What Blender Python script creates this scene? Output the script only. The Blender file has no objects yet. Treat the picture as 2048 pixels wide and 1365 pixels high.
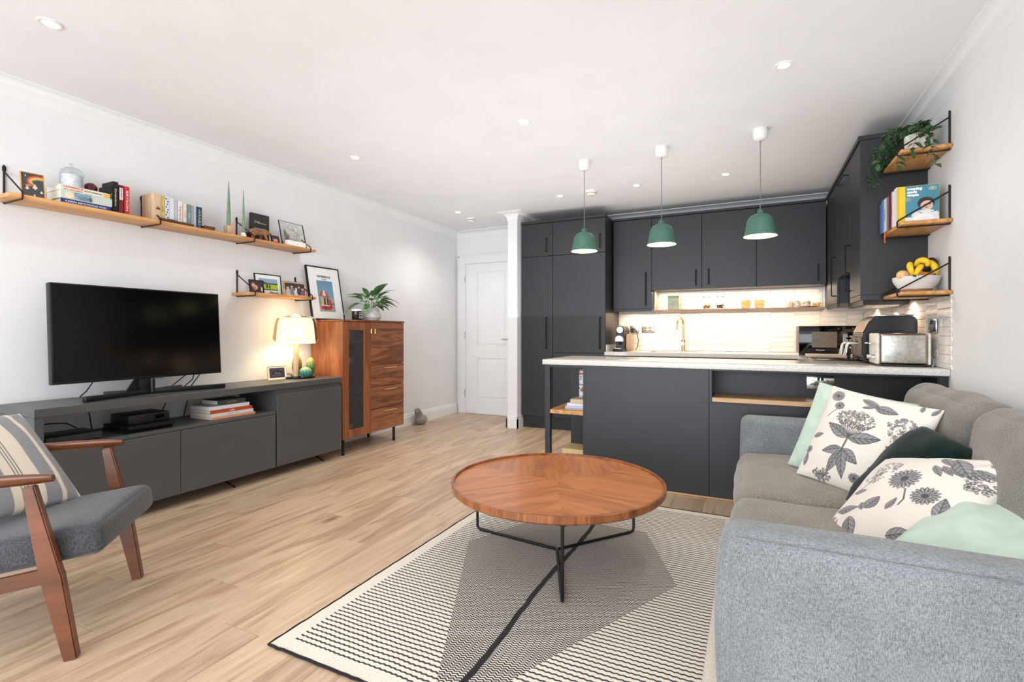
import bpy, bmesh, math, random
import numpy as np
from mathutils import Vector, Matrix, Euler

# ---------------------------------------------------------------- camera, world, lights, exposure
S = bpy.context.scene
COL = S.collection
R = math.radians
cam_d = bpy.data.cameras.new('camera')
cam = bpy.data.objects.new('camera', cam_d)
COL.objects.link(cam)
cam.location = (0, 0, 1.115)
cam.rotation_euler = (R(90), 0, R(25.85))
cam_d.sensor_width = 36
cam_d.lens = 995 / 2048 * 36
cam_d.shift_y = -(682.5 - 666.3) / 2048
cam_d.clip_start = 0.05
S.camera = cam

world = bpy.data.worlds.new('world')
S.world = world
world.use_nodes = True
bgn = world.node_tree.nodes['Background']
bgn.inputs[0].default_value = (0.80, 0.90, 1.0, 1)
bgn.inputs[1].default_value = 1.6

def area_light(name, loc, rot, sx, sy, power, col=(1, 1, 1), spread=180):
    d = bpy.data.lights.new(name, 'AREA'); d.shape = 'RECTANGLE'; d.size = sx; d.size_y = sy
    d.energy = power; d.color = col; d.spread = R(spread)
    o = bpy.data.objects.new(name, d); COL.objects.link(o)
    o.location = loc; o.rotation_euler = [R(a) for a in rot]
    return o
def spot_light(name, loc, power, col, size=110, blend=0.9, rad=0.04, rot=(0, 0, 0)):
    d = bpy.data.lights.new(name, 'SPOT'); d.energy = power; d.color = col; d.spot_size = R(size)
    d.spot_blend = blend; d.shadow_soft_size = rad
    o = bpy.data.objects.new(name, d); COL.objects.link(o); o.location = loc
    o.rotation_euler = [R(a) for a in rot]
    return o
def point_light(name, loc, power, col, rad=0.03):
    d = bpy.data.lights.new(name, 'POINT'); d.energy = power; d.color = col; d.shadow_soft_size = rad
    o = bpy.data.objects.new(name, d); COL.objects.link(o); o.location = loc
    return o

# daylight through the wide glazed doors in the wall behind the camera
area_light('daylight', (-1.4, -3.22, 1.25), (90, 0, 0), 4.2, 2.3, 195, (0.88, 0.94, 1.0))
# added upward fill in place of bounced flash on the ceiling, clear of walls
area_light('ceiling_fill', (-1.45, 3.65, 1.30), (180, 0, 0), 3.2, 3.3, 22, (0.93, 0.96, 1.0))
CEIL = 2.526
DOWN = [(-2.88, 1.12), (-2.88, 3.05), (-3.1, 4.95), (-1.38, 3.03), (0.145, 2.98), (-1.79, 4.83), (-1.0, 4.80), (-0.22, 4.81)]
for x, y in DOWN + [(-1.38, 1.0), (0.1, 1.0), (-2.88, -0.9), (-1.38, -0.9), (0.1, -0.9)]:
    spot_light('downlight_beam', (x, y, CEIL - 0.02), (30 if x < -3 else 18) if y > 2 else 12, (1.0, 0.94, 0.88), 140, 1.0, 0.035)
WARM = (1.0, 0.71, 0.44)
WARM2 = (1.0, 0.80, 0.58)
# strip lights under the wall cupboards and under the shelf
area_light('strip_light', (-0.19, 5.80, 1.575), (0, 0, 0), 1.6, 0.03, 6, WARM2)
area_light('strip_light_low', (-0.19, 5.80, 1.34), (0, 0, 0), 1.6, 0.03, 4.2, WARM)
area_light('strip_light_left', (-1.22, 5.78, 1.345), (0, 0, 0), 0.36, 0.03, 2.4, WARM)
for y, z in ((4.24, 1.352), (4.72, 1.300), (5.35, 1.352)):
    spot_light('cupboard_spot', (0.90, y, z), 7, WARM, 150, 0.8, 0.015)
S.view_settings.view_transform = 'Standard'
S.view_settings.look = 'None'
S.view_settings.gamma = 1
S.view_settings.use_curve_mapping = False
S.view_settings.exposure = 0.18

# ---------------------------------------------------------------- materials
def lin(c):
    o = []
    for v in c[:3]:
        v = v / 255.0
        o.append(v / 12.92 if v <= 0.04045 else ((v + 0.055) / 1.055) ** 2.4)
    return (o[0], o[1], o[2], 1)
MATS = {}
class NT:
    def __init__(s, name):
        s.m = bpy.data.materials.new(name); s.m.use_nodes = True
        s.t = s.m.node_tree; s.b = s.t.nodes['Principled BSDF']
    def n(s, typ, **kw):
        nd = s.t.nodes.new(typ)
        for k, v in kw.items():
            if k.startswith('i_'):
                key = k[2:]
                nd.inputs[int(key) if key.isdigit() else key.replace('_', ' ')].default_value = v
            else: setattr(nd, k, v)
        return nd
    def l(s, a, ao, b, bi): s.t.links.new(a.outputs[ao], b.inputs[bi])
    def coords(s, scale=(1, 1, 1), rand=False):
        tc = s.n('ShaderNodeTexCoord'); mp = s.n('ShaderNodeMapping')
        mp.inputs['Scale'].default_value = scale
        s.l(tc, 'Object', mp, 'Vector')
        if rand:
            oi = s.n('ShaderNodeObjectInfo'); mu = s.n('ShaderNodeMath', operation='MULTIPLY'); mu.inputs[1].default_value = 57.0
            s.l(oi, 'Random', mu, 0); s.l(mu, 0, mp, 'Location')
        return mp
    def ramp(s, stops):
        r = s.n('ShaderNodeValToRGB'); e = r.color_ramp.elements
        while len(e) < len(stops): e.new(0.5)
        for i, (p, c) in enumerate(stops): e[i].position = p; e[i].color = lin(c)
        return r
    def mix(s, mode='MIX', fac=0.5):
        mx = s.n('ShaderNodeMix', data_type='RGBA', blend_type=mode); mx.inputs[0].default_value = fac
        return mx
    def bump(s, src, out, strength=0.2, dist=0.002):
        b = s.n('ShaderNodeBump'); b.inputs['Strength'].default_value = strength; b.inputs['Distance'].default_value = dist
        s.l(src, out, b, 'Height'); s.l(b, 'Normal', s.b, 'Normal')

def mat(name, c, rough=0.5, metal=0.0, ns=40, nv=0.04, bs=0.0, bscale=200, bd=0.001, coat=0.0, sheen=0.0, trans=0.0, ior=1.45, emit=None, es=0.0, alpha=1.0):
    if name in MATS: return MATS[name]
    k = NT(name); b = k.b
    b.inputs['Roughness'].default_value = rough; b.inputs['Metallic'].default_value = metal
    b.inputs['Coat Weight'].default_value = coat; b.inputs['Sheen Weight'].default_value = sheen
    b.inputs['Transmission Weight'].default_value = trans; b.inputs['IOR'].default_value = ior
    b.inputs['Alpha'].default_value = alpha
    mp = k.coords()
    nz = k.n('ShaderNodeTexNoise'); nz.inputs['Scale'].default_value = ns; nz.inputs['Detail'].default_value = 3
    k.l(mp, 0, nz, 'Vector')
    lo = [max(0, v * (1 - nv * 2)) for v in c]; hi = [min(255, v * (1 + nv)) for v in c]
    r = k.ramp([(0.3, lo), (0.7, hi)])
    k.l(nz, 0, r, 0); k.l(r, 0, b, 'Base Color')
    if emit:
        b.inputs['Emission Color'].default_value = lin(emit); b.inputs['Emission Strength'].default_value = es
    if bs:
        n2 = k.n('ShaderNodeTexNoise'); n2.inputs['Scale'].default_value = bscale; n2.inputs['Detail'].default_value = 4
        k.l(mp, 0, n2, 'Vector'); k.bump(n2, 0, bs, bd)
    MATS[name] = k.m
    return k.m

def wood(name, dark, mid, light, axis='Y', scale=1.0, rough=0.4, rand=True, knots=0.0, contrast=1.0, coat=0.0, ring=0.6, bs=0.06):
    """streaked grain along one axis: broad cathedral bands, then fine pores"""
    if name in MATS: return MATS[name]
    k = NT(name); k.b.inputs['Roughness'].default_value = rough; k.b.inputs['Coat Weight'].default_value = coat
    a = {'X': 0, 'Y': 1, 'Z': 2}[axis]
    sc = [7.0 * scale] * 3; sc[a] = 0.75 * scale
    mp = k.coords(sc, rand)
    n1 = k.n('ShaderNodeTexNoise'); n1.inputs['Scale'].default_value = 1.0; n1.inputs['Detail'].default_value = 4; n1.inputs['Distortion'].default_value = 1.2
    k.l(mp, 0, n1, 'Vector')
    # growth rings: repeat the low frequency field
    mu = k.n('ShaderNodeMath', operation='MULTIPLY'); mu.inputs[1].default_value = 9.0
    k.l(n1, 0, mu, 0)
    fr = k.n('ShaderNodeMath', operation='PINGPONG'); fr.inputs[1].default_value = 1.0
    k.l(mu, 0, fr, 0)
    sc4 = [34.0 * scale] * 3; sc4[a] = 1.6 * scale
    mp4 = k.coords(sc4, rand)
    n4 = k.n('ShaderNodeTexNoise'); n4.inputs['Scale'].default_value = 1.0; n4.inputs['Detail'].default_value = 3; n4.inputs['Distortion'].default_value = 0.6
    k.l(mp4, 0, n4, 'Vector')
    sc2 = [240.0 * scale] * 3; sc2[a] = 7.0 * scale
    mp2 = k.coords(sc2, rand)
    n2 = k.n('ShaderNodeTexNoise'); n2.inputs['Scale'].default_value = 1.0; n2.inputs['Detail'].default_value = 5; n2.inputs['Roughness'].default_value = 0.6
    k.l(mp2, 0, n2, 'Vector')
    ad = k.n('ShaderNodeMath', operation='MULTIPLY_ADD'); ad.inputs[1].default_value = ring * 0.35
    k.l(fr, 0, ad, 0)
    m3 = k.n('ShaderNodeMath', operation='MULTIPLY'); m3.inputs[1].default_value = 0.40
    m5 = k.n('ShaderNodeMath', operation='MULTIPLY_ADD'); m5.inputs[1].default_value = 0.35
    k.l(n2, 0, m3, 0); k.l(n4, 0, m5, 0); k.l(m3, 0, m5, 2); k.l(m5, 0, ad, 2)
    ad2 = k.n('ShaderNodeMath', operation='MULTIPLY_ADD'); ad2.inputs[1].default_value = 0.45
    k.l(n1, 0, ad2, 0); k.l(ad, 0, ad2, 2)
    c = 0.17 / contrast
    r = k.ramp([(0.68 - c, dark), (0.70, mid), (0.72 + c, light)])
    k.l(ad2, 0, r, 0)
    last = r
    if rand:
        oi = k.n('ShaderNodeObjectInfo'); mr = k.n('ShaderNodeMapRange'); mr.inputs[3].default_value = 0.90; mr.inputs[4].default_value = 1.06
        k.l(oi, 'Random', mr, 0)
        mx = k.mix('MULTIPLY', 1.0); k.l(last, 0, mx, 6); k.l(mr, 0, mx, 7)
        last = mx
        k.l(mx, 2, k.b, 'Base Color')
    else: k.l(r, 0, k.b, 'Base Color')
    if knots:
        sk = [3.2 * scale] * 3; sk[a] = 1.1 * scale
        mp3 = k.coords(sk, rand)
        vo = k.n('ShaderNodeTexVoronoi'); vo.inputs['Scale'].default_value = 1.0
        k.l(mp3, 0, vo, 'Vector')
        rr = k.ramp([(0.03, (95, 70, 50)), (0.10, (255, 255, 255))])
        k.l(vo, 'Distance', rr, 0)
        mk = k.mix('MULTIPLY', knots); k.l(last, 2 if rand else 0, mk, 6); k.l(rr, 0, mk, 7); k.l(mk, 2, k.b, 'Base Color')
    k.bump(n2, 0, bs, 0.0008)
    MATS[name] = k.m
    return k.m

def cloth(name, c1, c2, sc=(260, 260, 50), rough=0.95, sheen=0.25, bs=0.35, mixv=0.5, nap=None):
    """woven cloth: two crossed thread noises"""
    if name in MATS: return MATS[name]
    k = NT(name); k.b.inputs['Roughness'].default_value = rough; k.b.inputs['Sheen Weight'].default_value = sheen
    k.b.inputs['Specular IOR Level'].default_value = 0.15
    mp = k.coords(sc); mp2 = k.coords((sc[2], sc[2], sc[0]))
    a = k.n('ShaderNodeTexNoise'); a.inputs['Scale'].default_value = 1.0; a.inputs['Detail'].default_value = 2
    b = k.n('ShaderNodeTexNoise'); b.inputs['Scale'].default_value = 1.0; b.inputs['Detail'].default_value = 2
    k.l(mp, 0, a, 'Vector'); k.l(mp2, 0, b, 'Vector')
    ad = k.n('ShaderNodeMix'); ad.inputs[0].default_value = mixv
    k.l(a, 0, ad, 2); k.l(b, 0, ad, 3)
    r = k.ramp([(0.36, c1), (0.64, c2)]); k.l(ad, 0, r, 0)
    if nap:
        mp4 = k.coords((6, 6, 6)); n4 = k.n('ShaderNodeTexNoise'); n4.inputs['Scale'].default_value = 1; n4.inputs['Detail'].default_value = 3
        k.l(mp4, 0, n4, 'Vector')
        r4 = k.ramp([(0.4, nap[0]), (0.6, nap[1])]); k.l(n4, 0, r4, 0)
        mx = k.mix('MULTIPLY', 1.0); k.l(r, 0, mx, 6); k.l(r4, 0, mx, 7); k.l(mx, 2, k.b, 'Base Color')
    else: k.l(r, 0, k.b, 'Base Color')
    k.bump(ad, 0, bs, 0.0012)
    MATS[name] = k.m
    return k.m

def printed(name, rough=0.6, sheen=0.0, bs=0.0):
    """flat print carried by the mesh's own colour attribute"""
    if name in MATS: return MATS[name]
    k = NT(name); k.b.inputs['Roughness'].default_value = rough; k.b.inputs['Sheen Weight'].default_value = sheen
    at = k.n('ShaderNodeAttribute', attribute_name='print')
    nz = k.n('ShaderNodeTexNoise'); nz.inputs['Scale'].default_value = 700
    mp = k.coords(); k.l(mp, 0, nz, 'Vector')
    r = k.ramp([(0.3, (235, 235, 235)), (0.7, (255, 255, 255))]); k.l(nz, 0, r, 0)
    mx = k.mix('MULTIPLY', 1.0); k.l(at, 'Color', mx, 6); k.l(r, 0, mx, 7); k.l(mx, 2, k.b, 'Base Color')
    if bs: k.bump(nz, 0, bs, 0.0008)
    MATS[name] = k.m
    return k.m

M = dict(
    wall=mat('wall_paint', (237, 237, 238), 0.9, ns=3, nv=0.006, bs=0.05, bscale=120),
    ceil=mat('ceiling_paint', (238, 239, 241), 0.95, ns=3, nv=0.006),
    gloss=mat('white_gloss_paint', (239, 240, 241), 0.35, ns=5, nv=0.006),
    cab=mat('charcoal_cabinet_paint', (44, 46, 50), 0.42, ns=4, nv=0.02, bs=0.03, bscale=300),
    cons=mat('grey_lacquer', (82, 83, 83), 0.38, ns=4, nv=0.02),
    blk=mat('black_metal', (24, 24, 26), 0.45, 0.3, nv=0.05),
    blkp=mat('black_plastic', (16, 16, 18), 0.35, nv=0.05),
    blkg=mat('black_gloss', (6, 6, 7), 0.06, nv=0.02),
    chrome=mat('chrome', (220, 220, 222), 0.12, 1.0, nv=0.01),
    steel=mat('brushed_steel', (190, 186, 180), 0.30, 1.0, ns=60, nv=0.05),
    brass=mat('brass', (236, 204, 140), 0.42, 1.0, nv=0.03),
    quartz=None, white=mat('white_plastic', (240, 240, 238), 0.4, nv=0.01),
    paper=mat('book_pages', (232, 226, 212), 0.9, ns=400, nv=0.04),
    glass=mat('clear_glass', (250, 252, 252), 0.02, trans=1.0, ior=1.3, nv=0.0),
    lens=mat('downlight_lens', (255, 255, 255), 0.4, emit=(255, 250, 240), es=14.0),
)
def quartz():
    k = NT('speckled_quartz'); k.b.inputs['Roughness'].default_value = 0.12
    mp = k.coords(); v = k.n('ShaderNodeTexVoronoi'); v.inputs['Scale'].default_value = 260
    k.l(mp, 0, v, 'Vector')
    r = k.ramp([(0.0, (196, 190, 182)), (0.2, (224, 220, 213)), (0.5, (236, 233, 227))]); k.l(v, 'Distance', r, 0)
    n = k.n('ShaderNodeTexNoise'); n.inputs['Scale'].default_value = 120; k.l(mp, 0, n, 'Vector')
    r2 = k.ramp([(0.40, (206, 202, 196)), (0.55, (255, 255, 255))]); k.l(n, 0, r2, 0)
    mx = k.mix('MULTIPLY', 0.5); k.l(r, 0, mx, 6); k.l(r2, 0, mx, 7); k.l(mx, 2, k.b, 'Base Color')
    return k.m
M['quartz'] = quartz()
M['oakf'] = wood('oak_floor', (150, 120, 95), (196, 168, 140), (214, 190, 162), 'Y', 1.0, 0.36, True, 0.6, 0.68, ring=0.6)
M['oaks'] = wood('oak_shelf_y', (168, 112, 58), (202, 146, 84), (220, 168, 108), 'Y', 1.3, 0.4, False, 0, 0.9)
M['oakx'] = wood('oak_shelf_x', (160, 118, 78), (196, 154, 108), (212, 174, 130), 'X', 1.3, 0.4, False, 0, 0.9)
M['walz'] = wood('walnut_z', (96, 52, 30), (146, 86, 52), (176, 114, 74), 'Z', 1.2, 0.33, True, 0, 0.6)
M['waly'] = wood('walnut_y', (84, 46, 30), (134, 82, 54), (164, 108, 74), 'Y', 1.2, 0.33, True, 0, 0.8, ring=0.9)
M['walx'] = wood('walnut_x', (128, 70, 32), (176, 106, 56), (198, 130, 76), 'X', 1.7, 0.34, True, 0, 0.55, coat=0.1)
M['teak'] = wood('chair_wood', (66, 34, 17), (100, 54, 28), (120, 68, 36), 'X', 0.6, 0.3, False, 0, 0.6, coat=0.2)
M['bearw'] = wood('carved_wood', (92, 56, 34), (138, 92, 58), (164, 116, 76), 'X', 3.0, 0.6, False, 0, 1.2)
M['pale'] = wood('pale_wood', (190, 156, 118), (214, 184, 148), (228, 202, 168), 'Z', 3.0, 0.6, False)
M['sofa'] = cloth('sofa_cloth', (96, 101, 105), (154, 158, 160), (620, 620, 120), bs=0.15, mixv=0.38, nap=((240, 240, 240), (255, 255, 255)))
M['seatc'] = cloth('sofa_seat_warm_lit', (94, 89, 84), (168, 160, 150), (120, 620, 620), bs=0.2, mixv=0.3, nap=((240, 238, 234), (255, 253, 250)))  # same sofa cloth, browner: warm light on the seat put into its colour
M['chairc'] = cloth('chair_cloth', (46, 47, 52), (88, 88, 92), (420, 420, 110), mixv=0.35, nap=((238, 238, 238), (255, 255, 255)))
M['mint'] = cloth('mint_velvet', (188, 208, 194), (200, 218, 204), (14, 14, 14), sheen=0.25, bs=0.08)
M['velv'] = cloth('dark_green_velvet', (6, 24, 23), (13, 36, 33), (60, 60, 60), sheen=0.12, bs=0.1)
M['fprint'] = printed('printed_cotton', 0.9, 0.2, 0.25)
M['gprint'] = printed('printed_paper', 0.35)

# ---------------------------------------------------------------- mesh helpers
def prep(o, label=None, cat=None, group=None, kind=None):
    if label: o['label'] = label
    if cat: o['category'] = cat
    if group: o['group'] = group
    if kind: o['kind'] = kind
    return o
def base_of(p):
    v = Vector((0, 0, 0))
    while p is not None: v += Vector(p.location); p = p.parent
    return v
class G:
    """collects geometry; coordinates are world ones unless local=True at build"""
    def __init__(s): s.bm = bmesh.new()
    def _add(s, vs, fs, smooth=False, mi=0):
        vv = [s.bm.verts.new(v) for v in vs]; out = []
        for f in fs:
            try:
                fc = s.bm.faces.new([vv[i] for i in f]); fc.smooth = smooth; fc.material_index = mi; out.append(fc)
            except ValueError: pass
        return vv, out
    def box(s, x0, x1, y0, y1, z0, z1, bev=0.0, seg=2, mi=0, mx=None):
        t = bmesh.new()
        bmesh.ops.create_cube(t, size=1)
        for v in t.verts:
            v.co = Vector(((x0 + x1) / 2 + v.co.x * (x1 - x0), (y0 + y1) / 2 + v.co.y * (y1 - y0), (z0 + z1) / 2 + v.co.z * (z1 - z0)))
        if bev:
            bev = min(bev, abs(x1 - x0) * 0.49, abs(y1 - y0) * 0.49, abs(z1 - z0) * 0.49)
            bmesh.ops.bevel(t, geom=list(t.edges), offset=bev, segments=seg, affect='EDGES', profile=0.5)
        return s.take(t, mi, seg > 1 and bev > 0, mx)
    def take(s, t, mi=0, smooth=False, mx=None):
        if mx is not None: t.transform(mx)
        t.verts.index_update()
        s._add([v.co.copy() for v in t.verts], [[v.index for v in f.verts] for f in t.faces], smooth, mi)
        t.free(); return s
    def lathe(s, prof, c=(0, 0, 0), seg=32, mi=0, sx=1, sy=1, mx=None, close=False):
        vs = []; fs = []
        n = len(prof)
        for i in range(seg):
            a = 2 * math.pi * i / seg
            for r, z in prof: vs.append(Vector((c[0] + math.cos(a) * r * sx, c[1] + math.sin(a) * r * sy, c[2] + z)))
        for i in range(seg):
            j = (i + 1) % seg
            for q in range(n - 1): fs.append((i * n + q, j * n + q, j * n + q + 1, i * n + q + 1))
            if close: fs.append((i * n + n - 1, j * n + n - 1, j * n, i * n))
        if mx is not None: vs = [mx @ v for v in vs]
        vv, ff = s._add(vs, fs, True, mi)
        bmesh.ops.remove_doubles(s.bm, verts=vv, dist=1e-6)
        return s
    def cyl(s, p, q, r, r2=None, seg=16, mi=0, caps=True):
        p = Vector(p); q = Vector(q); d = q - p; L = d.length; r2 = r if r2 is None else r2
        mx = Matrix.Translation(p) @ d.to_track_quat('Z', 'Y').to_matrix().to_4x4()
        prof = [(r, 0), (r2, L)]
        if caps: prof = [(0, 0)] + [(r, 0), (r2, L)] + [(0, L)]
        vs = []; fs = []
        for i in range(seg):
            a = 2 * math.pi * i / seg
            vs.append(mx @ Vector((math.cos(a) * r, math.sin(a) * r, 0))); vs.append(mx @ Vector((math.cos(a) * r2, math.sin(a) * r2, L)))
        for i in range(seg):
            j = (i + 1) % seg; fs.append((2 * i, 2 * j, 2 * j + 1, 2 * i + 1))
        vv, ff = s._add(vs, fs, True, mi)
        if caps:
            for k in (0, 1):
                loop = [vv[2 * i + k] for i in range(seg)]
                if k == 0: loop.reverse()
                try: f = s.bm.faces.new(loop); f.material_index = mi
                except ValueError: pass
        return s
    def tube(s, pts, r, seg=8, mi=0, cyclic=False, radii=None, flat=1.0):
        pts = [Vector(p) for p in pts]; n = len(pts); rings = []
        up = None
        for i, p in enumerate(pts):
            if cyclic: d = pts[(i + 1) % n] - pts[i - 1]
            else: d = pts[min(i + 1, n - 1)] - pts[max(i - 1, 0)]
            d.normalize()
            if up is None: up = d.orthogonal().normalized()
            up = (up - d * up.dot(d))
            if up.length < 1e-6: up = d.orthogonal()
            up.normalize(); sd = d.cross(up)
            rr = radii[i] if radii else r
            rings.append([s.bm.verts.new(p + (up * math.cos(2 * math.pi * k / seg) * flat + sd * math.sin(2 * math.pi * k / seg)) * rr) for k in range(seg)])
        m = n if cyclic else n - 1
        for i in range(m):
            A = rings[i]; B = rings[(i + 1) % n]
            for k in range(seg):
                f = s.bm.faces.new((A[k], A[(k + 1) % seg], B[(k + 1) % seg], B[k])); f.smooth = True; f.material_index = mi
        if not cyclic:
            for rg, rv in ((rings[0], True), (rings[-1], False)):
                f = s.bm.faces.new(list(reversed(rg)) if rv else rg); f.material_index = mi
        return s
    def prism(s, pts, axis, a0, a1, mi=0, smooth=False):
        """2-D outline swept along axis: 'X' outline is (y,z); 'Y' (x,z); 'Z' (x,y)"""
        def P3(p, a):
            return (a, p[0], p[1]) if axis == 'X' else ((p[0], a, p[1]) if axis == 'Y' else (p[0], p[1], a))
        n = len(pts)
        vs = [P3(p, a0) for p in pts] + [P3(p, a1) for p in pts]
        fs = [(i, (i + 1) % n, n + (i + 1) % n, n + i) for i in range(n)]
        vv, ff = s._add(vs, fs, smooth, mi)
        for rg in (vv[:n][::-1], vv[n:]):
            f = s.bm.faces.new(rg); f.material_index = mi
        bmesh.ops.recalc_face_normals(s.bm, faces=list(s.bm.faces))
        return s
    def sphere(s, c, r, seg=20, mi=0, mx=None):
        t = bmesh.new(); bmesh.ops.create_uvsphere(t, u_segments=seg, v_segments=max(8, seg // 2), radius=1)
        rr = r if hasattr(r, '__len__') else (r, r, r)
        m = Matrix.Translation(Vector(c)) @ (mx or Matrix()) @ Matrix.Diagonal((rr[0], rr[1], rr[2], 1))
        return s.take(t, mi, True, m)
    def soft(s, x0, x1, y0, y1, z0, z1, r, bulge=(0, 0, 0, 0, 0, 0), n=14, mi=0, noise=0.0, mx=None):
        """upholstered box: rounded edges, faces bulged (-x,+x,-y,+y,-z,+z)"""
        t = bmesh.new(); bmesh.ops.create_cube(t, size=2)
        bmesh.ops.subdivide_edges(t, edges=list(t.edges), cuts=n, use_grid_fill=True)
        h = Vector(((x1 - x0) / 2, (y1 - y0) / 2, (z1 - z0) / 2)); c = Vector(((x0 + x1) / 2, (y0 + y1) / 2, (z0 + z1) / 2))
        rng = random.Random(int(abs(x0 * 91 + y0 * 37) * 100))
        ph = [rng.uniform(0, 6.28) for _ in range(6)]
        for v in t.verts:
            u = Vector([math.sin(q * math.pi / 2) for q in v.co])
            p = Vector((u.x * h.x, u.y * h.y, u.z * h.z))
            inn = Vector([max(-h[i] + r, min(h[i] - r, p[i])) for i in range(3)])
            d = p - inn
            if d.length > 1e-9: p = inn + d.normalized() * r
            for i in range(3):
                j, k2 = (i + 1) % 3, (i + 2) % 3
                w = (1 - u[j] ** 2) ** 0.7 * (1 - u[k2] ** 2) ** 0.7 if abs(u[j]) < 1 and abs(u[k2]) < 1 else 0
                if u[i] < 0: p[i] -= bulge[2 * i] * w * min(1, -u[i] * 1.0)
                else: p[i] += bulge[2 * i + 1] * w * min(1, u[i])
            if noise:
                q = c + p
                p += d.normalized() * noise * (math.sin(q.x * 13 + ph[0]) * math.sin(q.y * 11 + ph[1]) + 0.6 * math.sin(q.y * 23 + q.z * 17 + ph[2])) if d.length > 1e-9 else Vector()
            v.co = c + p
        return s.take(t, mi, True, mx)
    def build(s, name, m, parent=None, local=False, kind=None, label=None, loc=None, recalc=False, sharp=35):
        bm = s.bm
        if recalc: bmesh.ops.recalc_face_normals(bm, faces=list(bm.faces))
        off = Vector((0, 0, 0)) if local else base_of(parent)
        if loc is not None: off = off + Vector((0, 0, 0)) ; o_loc = Vector(loc) - off
        else: o_loc = Vector((0, 0, 0))
        sh = off + o_loc
        if sh.length > 0 and not (local and loc is None): bmesh.ops.translate(bm, verts=bm.verts, vec=-sh)
        me = bpy.data.meshes.new(name); bm.to_mesh(me); bm.free()
        for mm in (m if isinstance(m, (list, tuple)) else [m]): me.materials.append(mm)
        if any(p.use_smooth for p in me.polygons):
            try: me.set_sharp_from_angle(angle=R(sharp))
            except Exception: pass
        o = bpy.data.objects.new(name, me); COL.objects.link(o)
        o.location = o_loc
        if parent: o.parent = parent
        if kind: o['kind'] = kind
        if label: o['label'] = label
        return o
def thing(name, label, cat, loc=(0, 0, 0), rz=0.0, group=None):
    o = bpy.data.objects.new(name, None); COL.objects.link(o)
    o.location = loc; o.rotation_euler = (0, 0, R(rz)); o.empty_display_size = 0.05
    return prep(o, label, cat, group)
def single(g, name, m, label, cat, loc=(0, 0, 0), group=None, **kw):
    return prep(g.build(name, m, loc=loc, **kw), label, cat, group)
def copy_tree(o, parent=None):
    c = o.copy(); COL.objects.link(c)
    if parent: c.parent = parent
    for ch in list(o.children): copy_tree(ch, c)
    return c
FT = {}
def letters(txt, size, mx, m, parent, name='lettering', width=None, align='CENTER', bold=0.0, ext=0.0004, label=None):
    """flat lettering; mx places the text plane (x right, y up, z out) in the parent's local frame"""
    cu = bpy.data.curves.new('t', 'FONT'); cu.body = txt; cu.size = size; cu.align_x = align; cu.align_y = 'CENTER'
    cu.offset = bold; cu.extrude = ext; cu.resolution_u = 2
    to = bpy.data.objects.new('t', cu); COL.objects.link(to)
    bpy.context.view_layer.update()
    me = bpy.data.meshes.new_from_object(to.evaluated_get(bpy.context.evaluated_depsgraph_get()))
    bpy.data.objects.remove(to); bpy.data.curves.remove(cu)
    me.name = name
    if width and len(me.vertices):
        xs = [v.co.x for v in me.vertices]; w = max(xs) - min(xs)
        if w > 0: me.transform(Matrix.Diagonal((width / w, 1, 1, 1)))
    me.transform(mx)
    me.materials.clear(); me.materials.append(m)
    o = bpy.data.objects.new(name, me); COL.objects.link(o); o.parent = parent
    if label: o['label'] = label
    return o
def FR(x, y, z, rx=90, ry=0, rz=0):
    """text frame: default stands upright facing -Y"""
    return Matrix.Translation((x, y, z)) @ Euler((R(rx), R(ry), R(rz)), 'XYZ').to_matrix().to_4x4()

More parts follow.
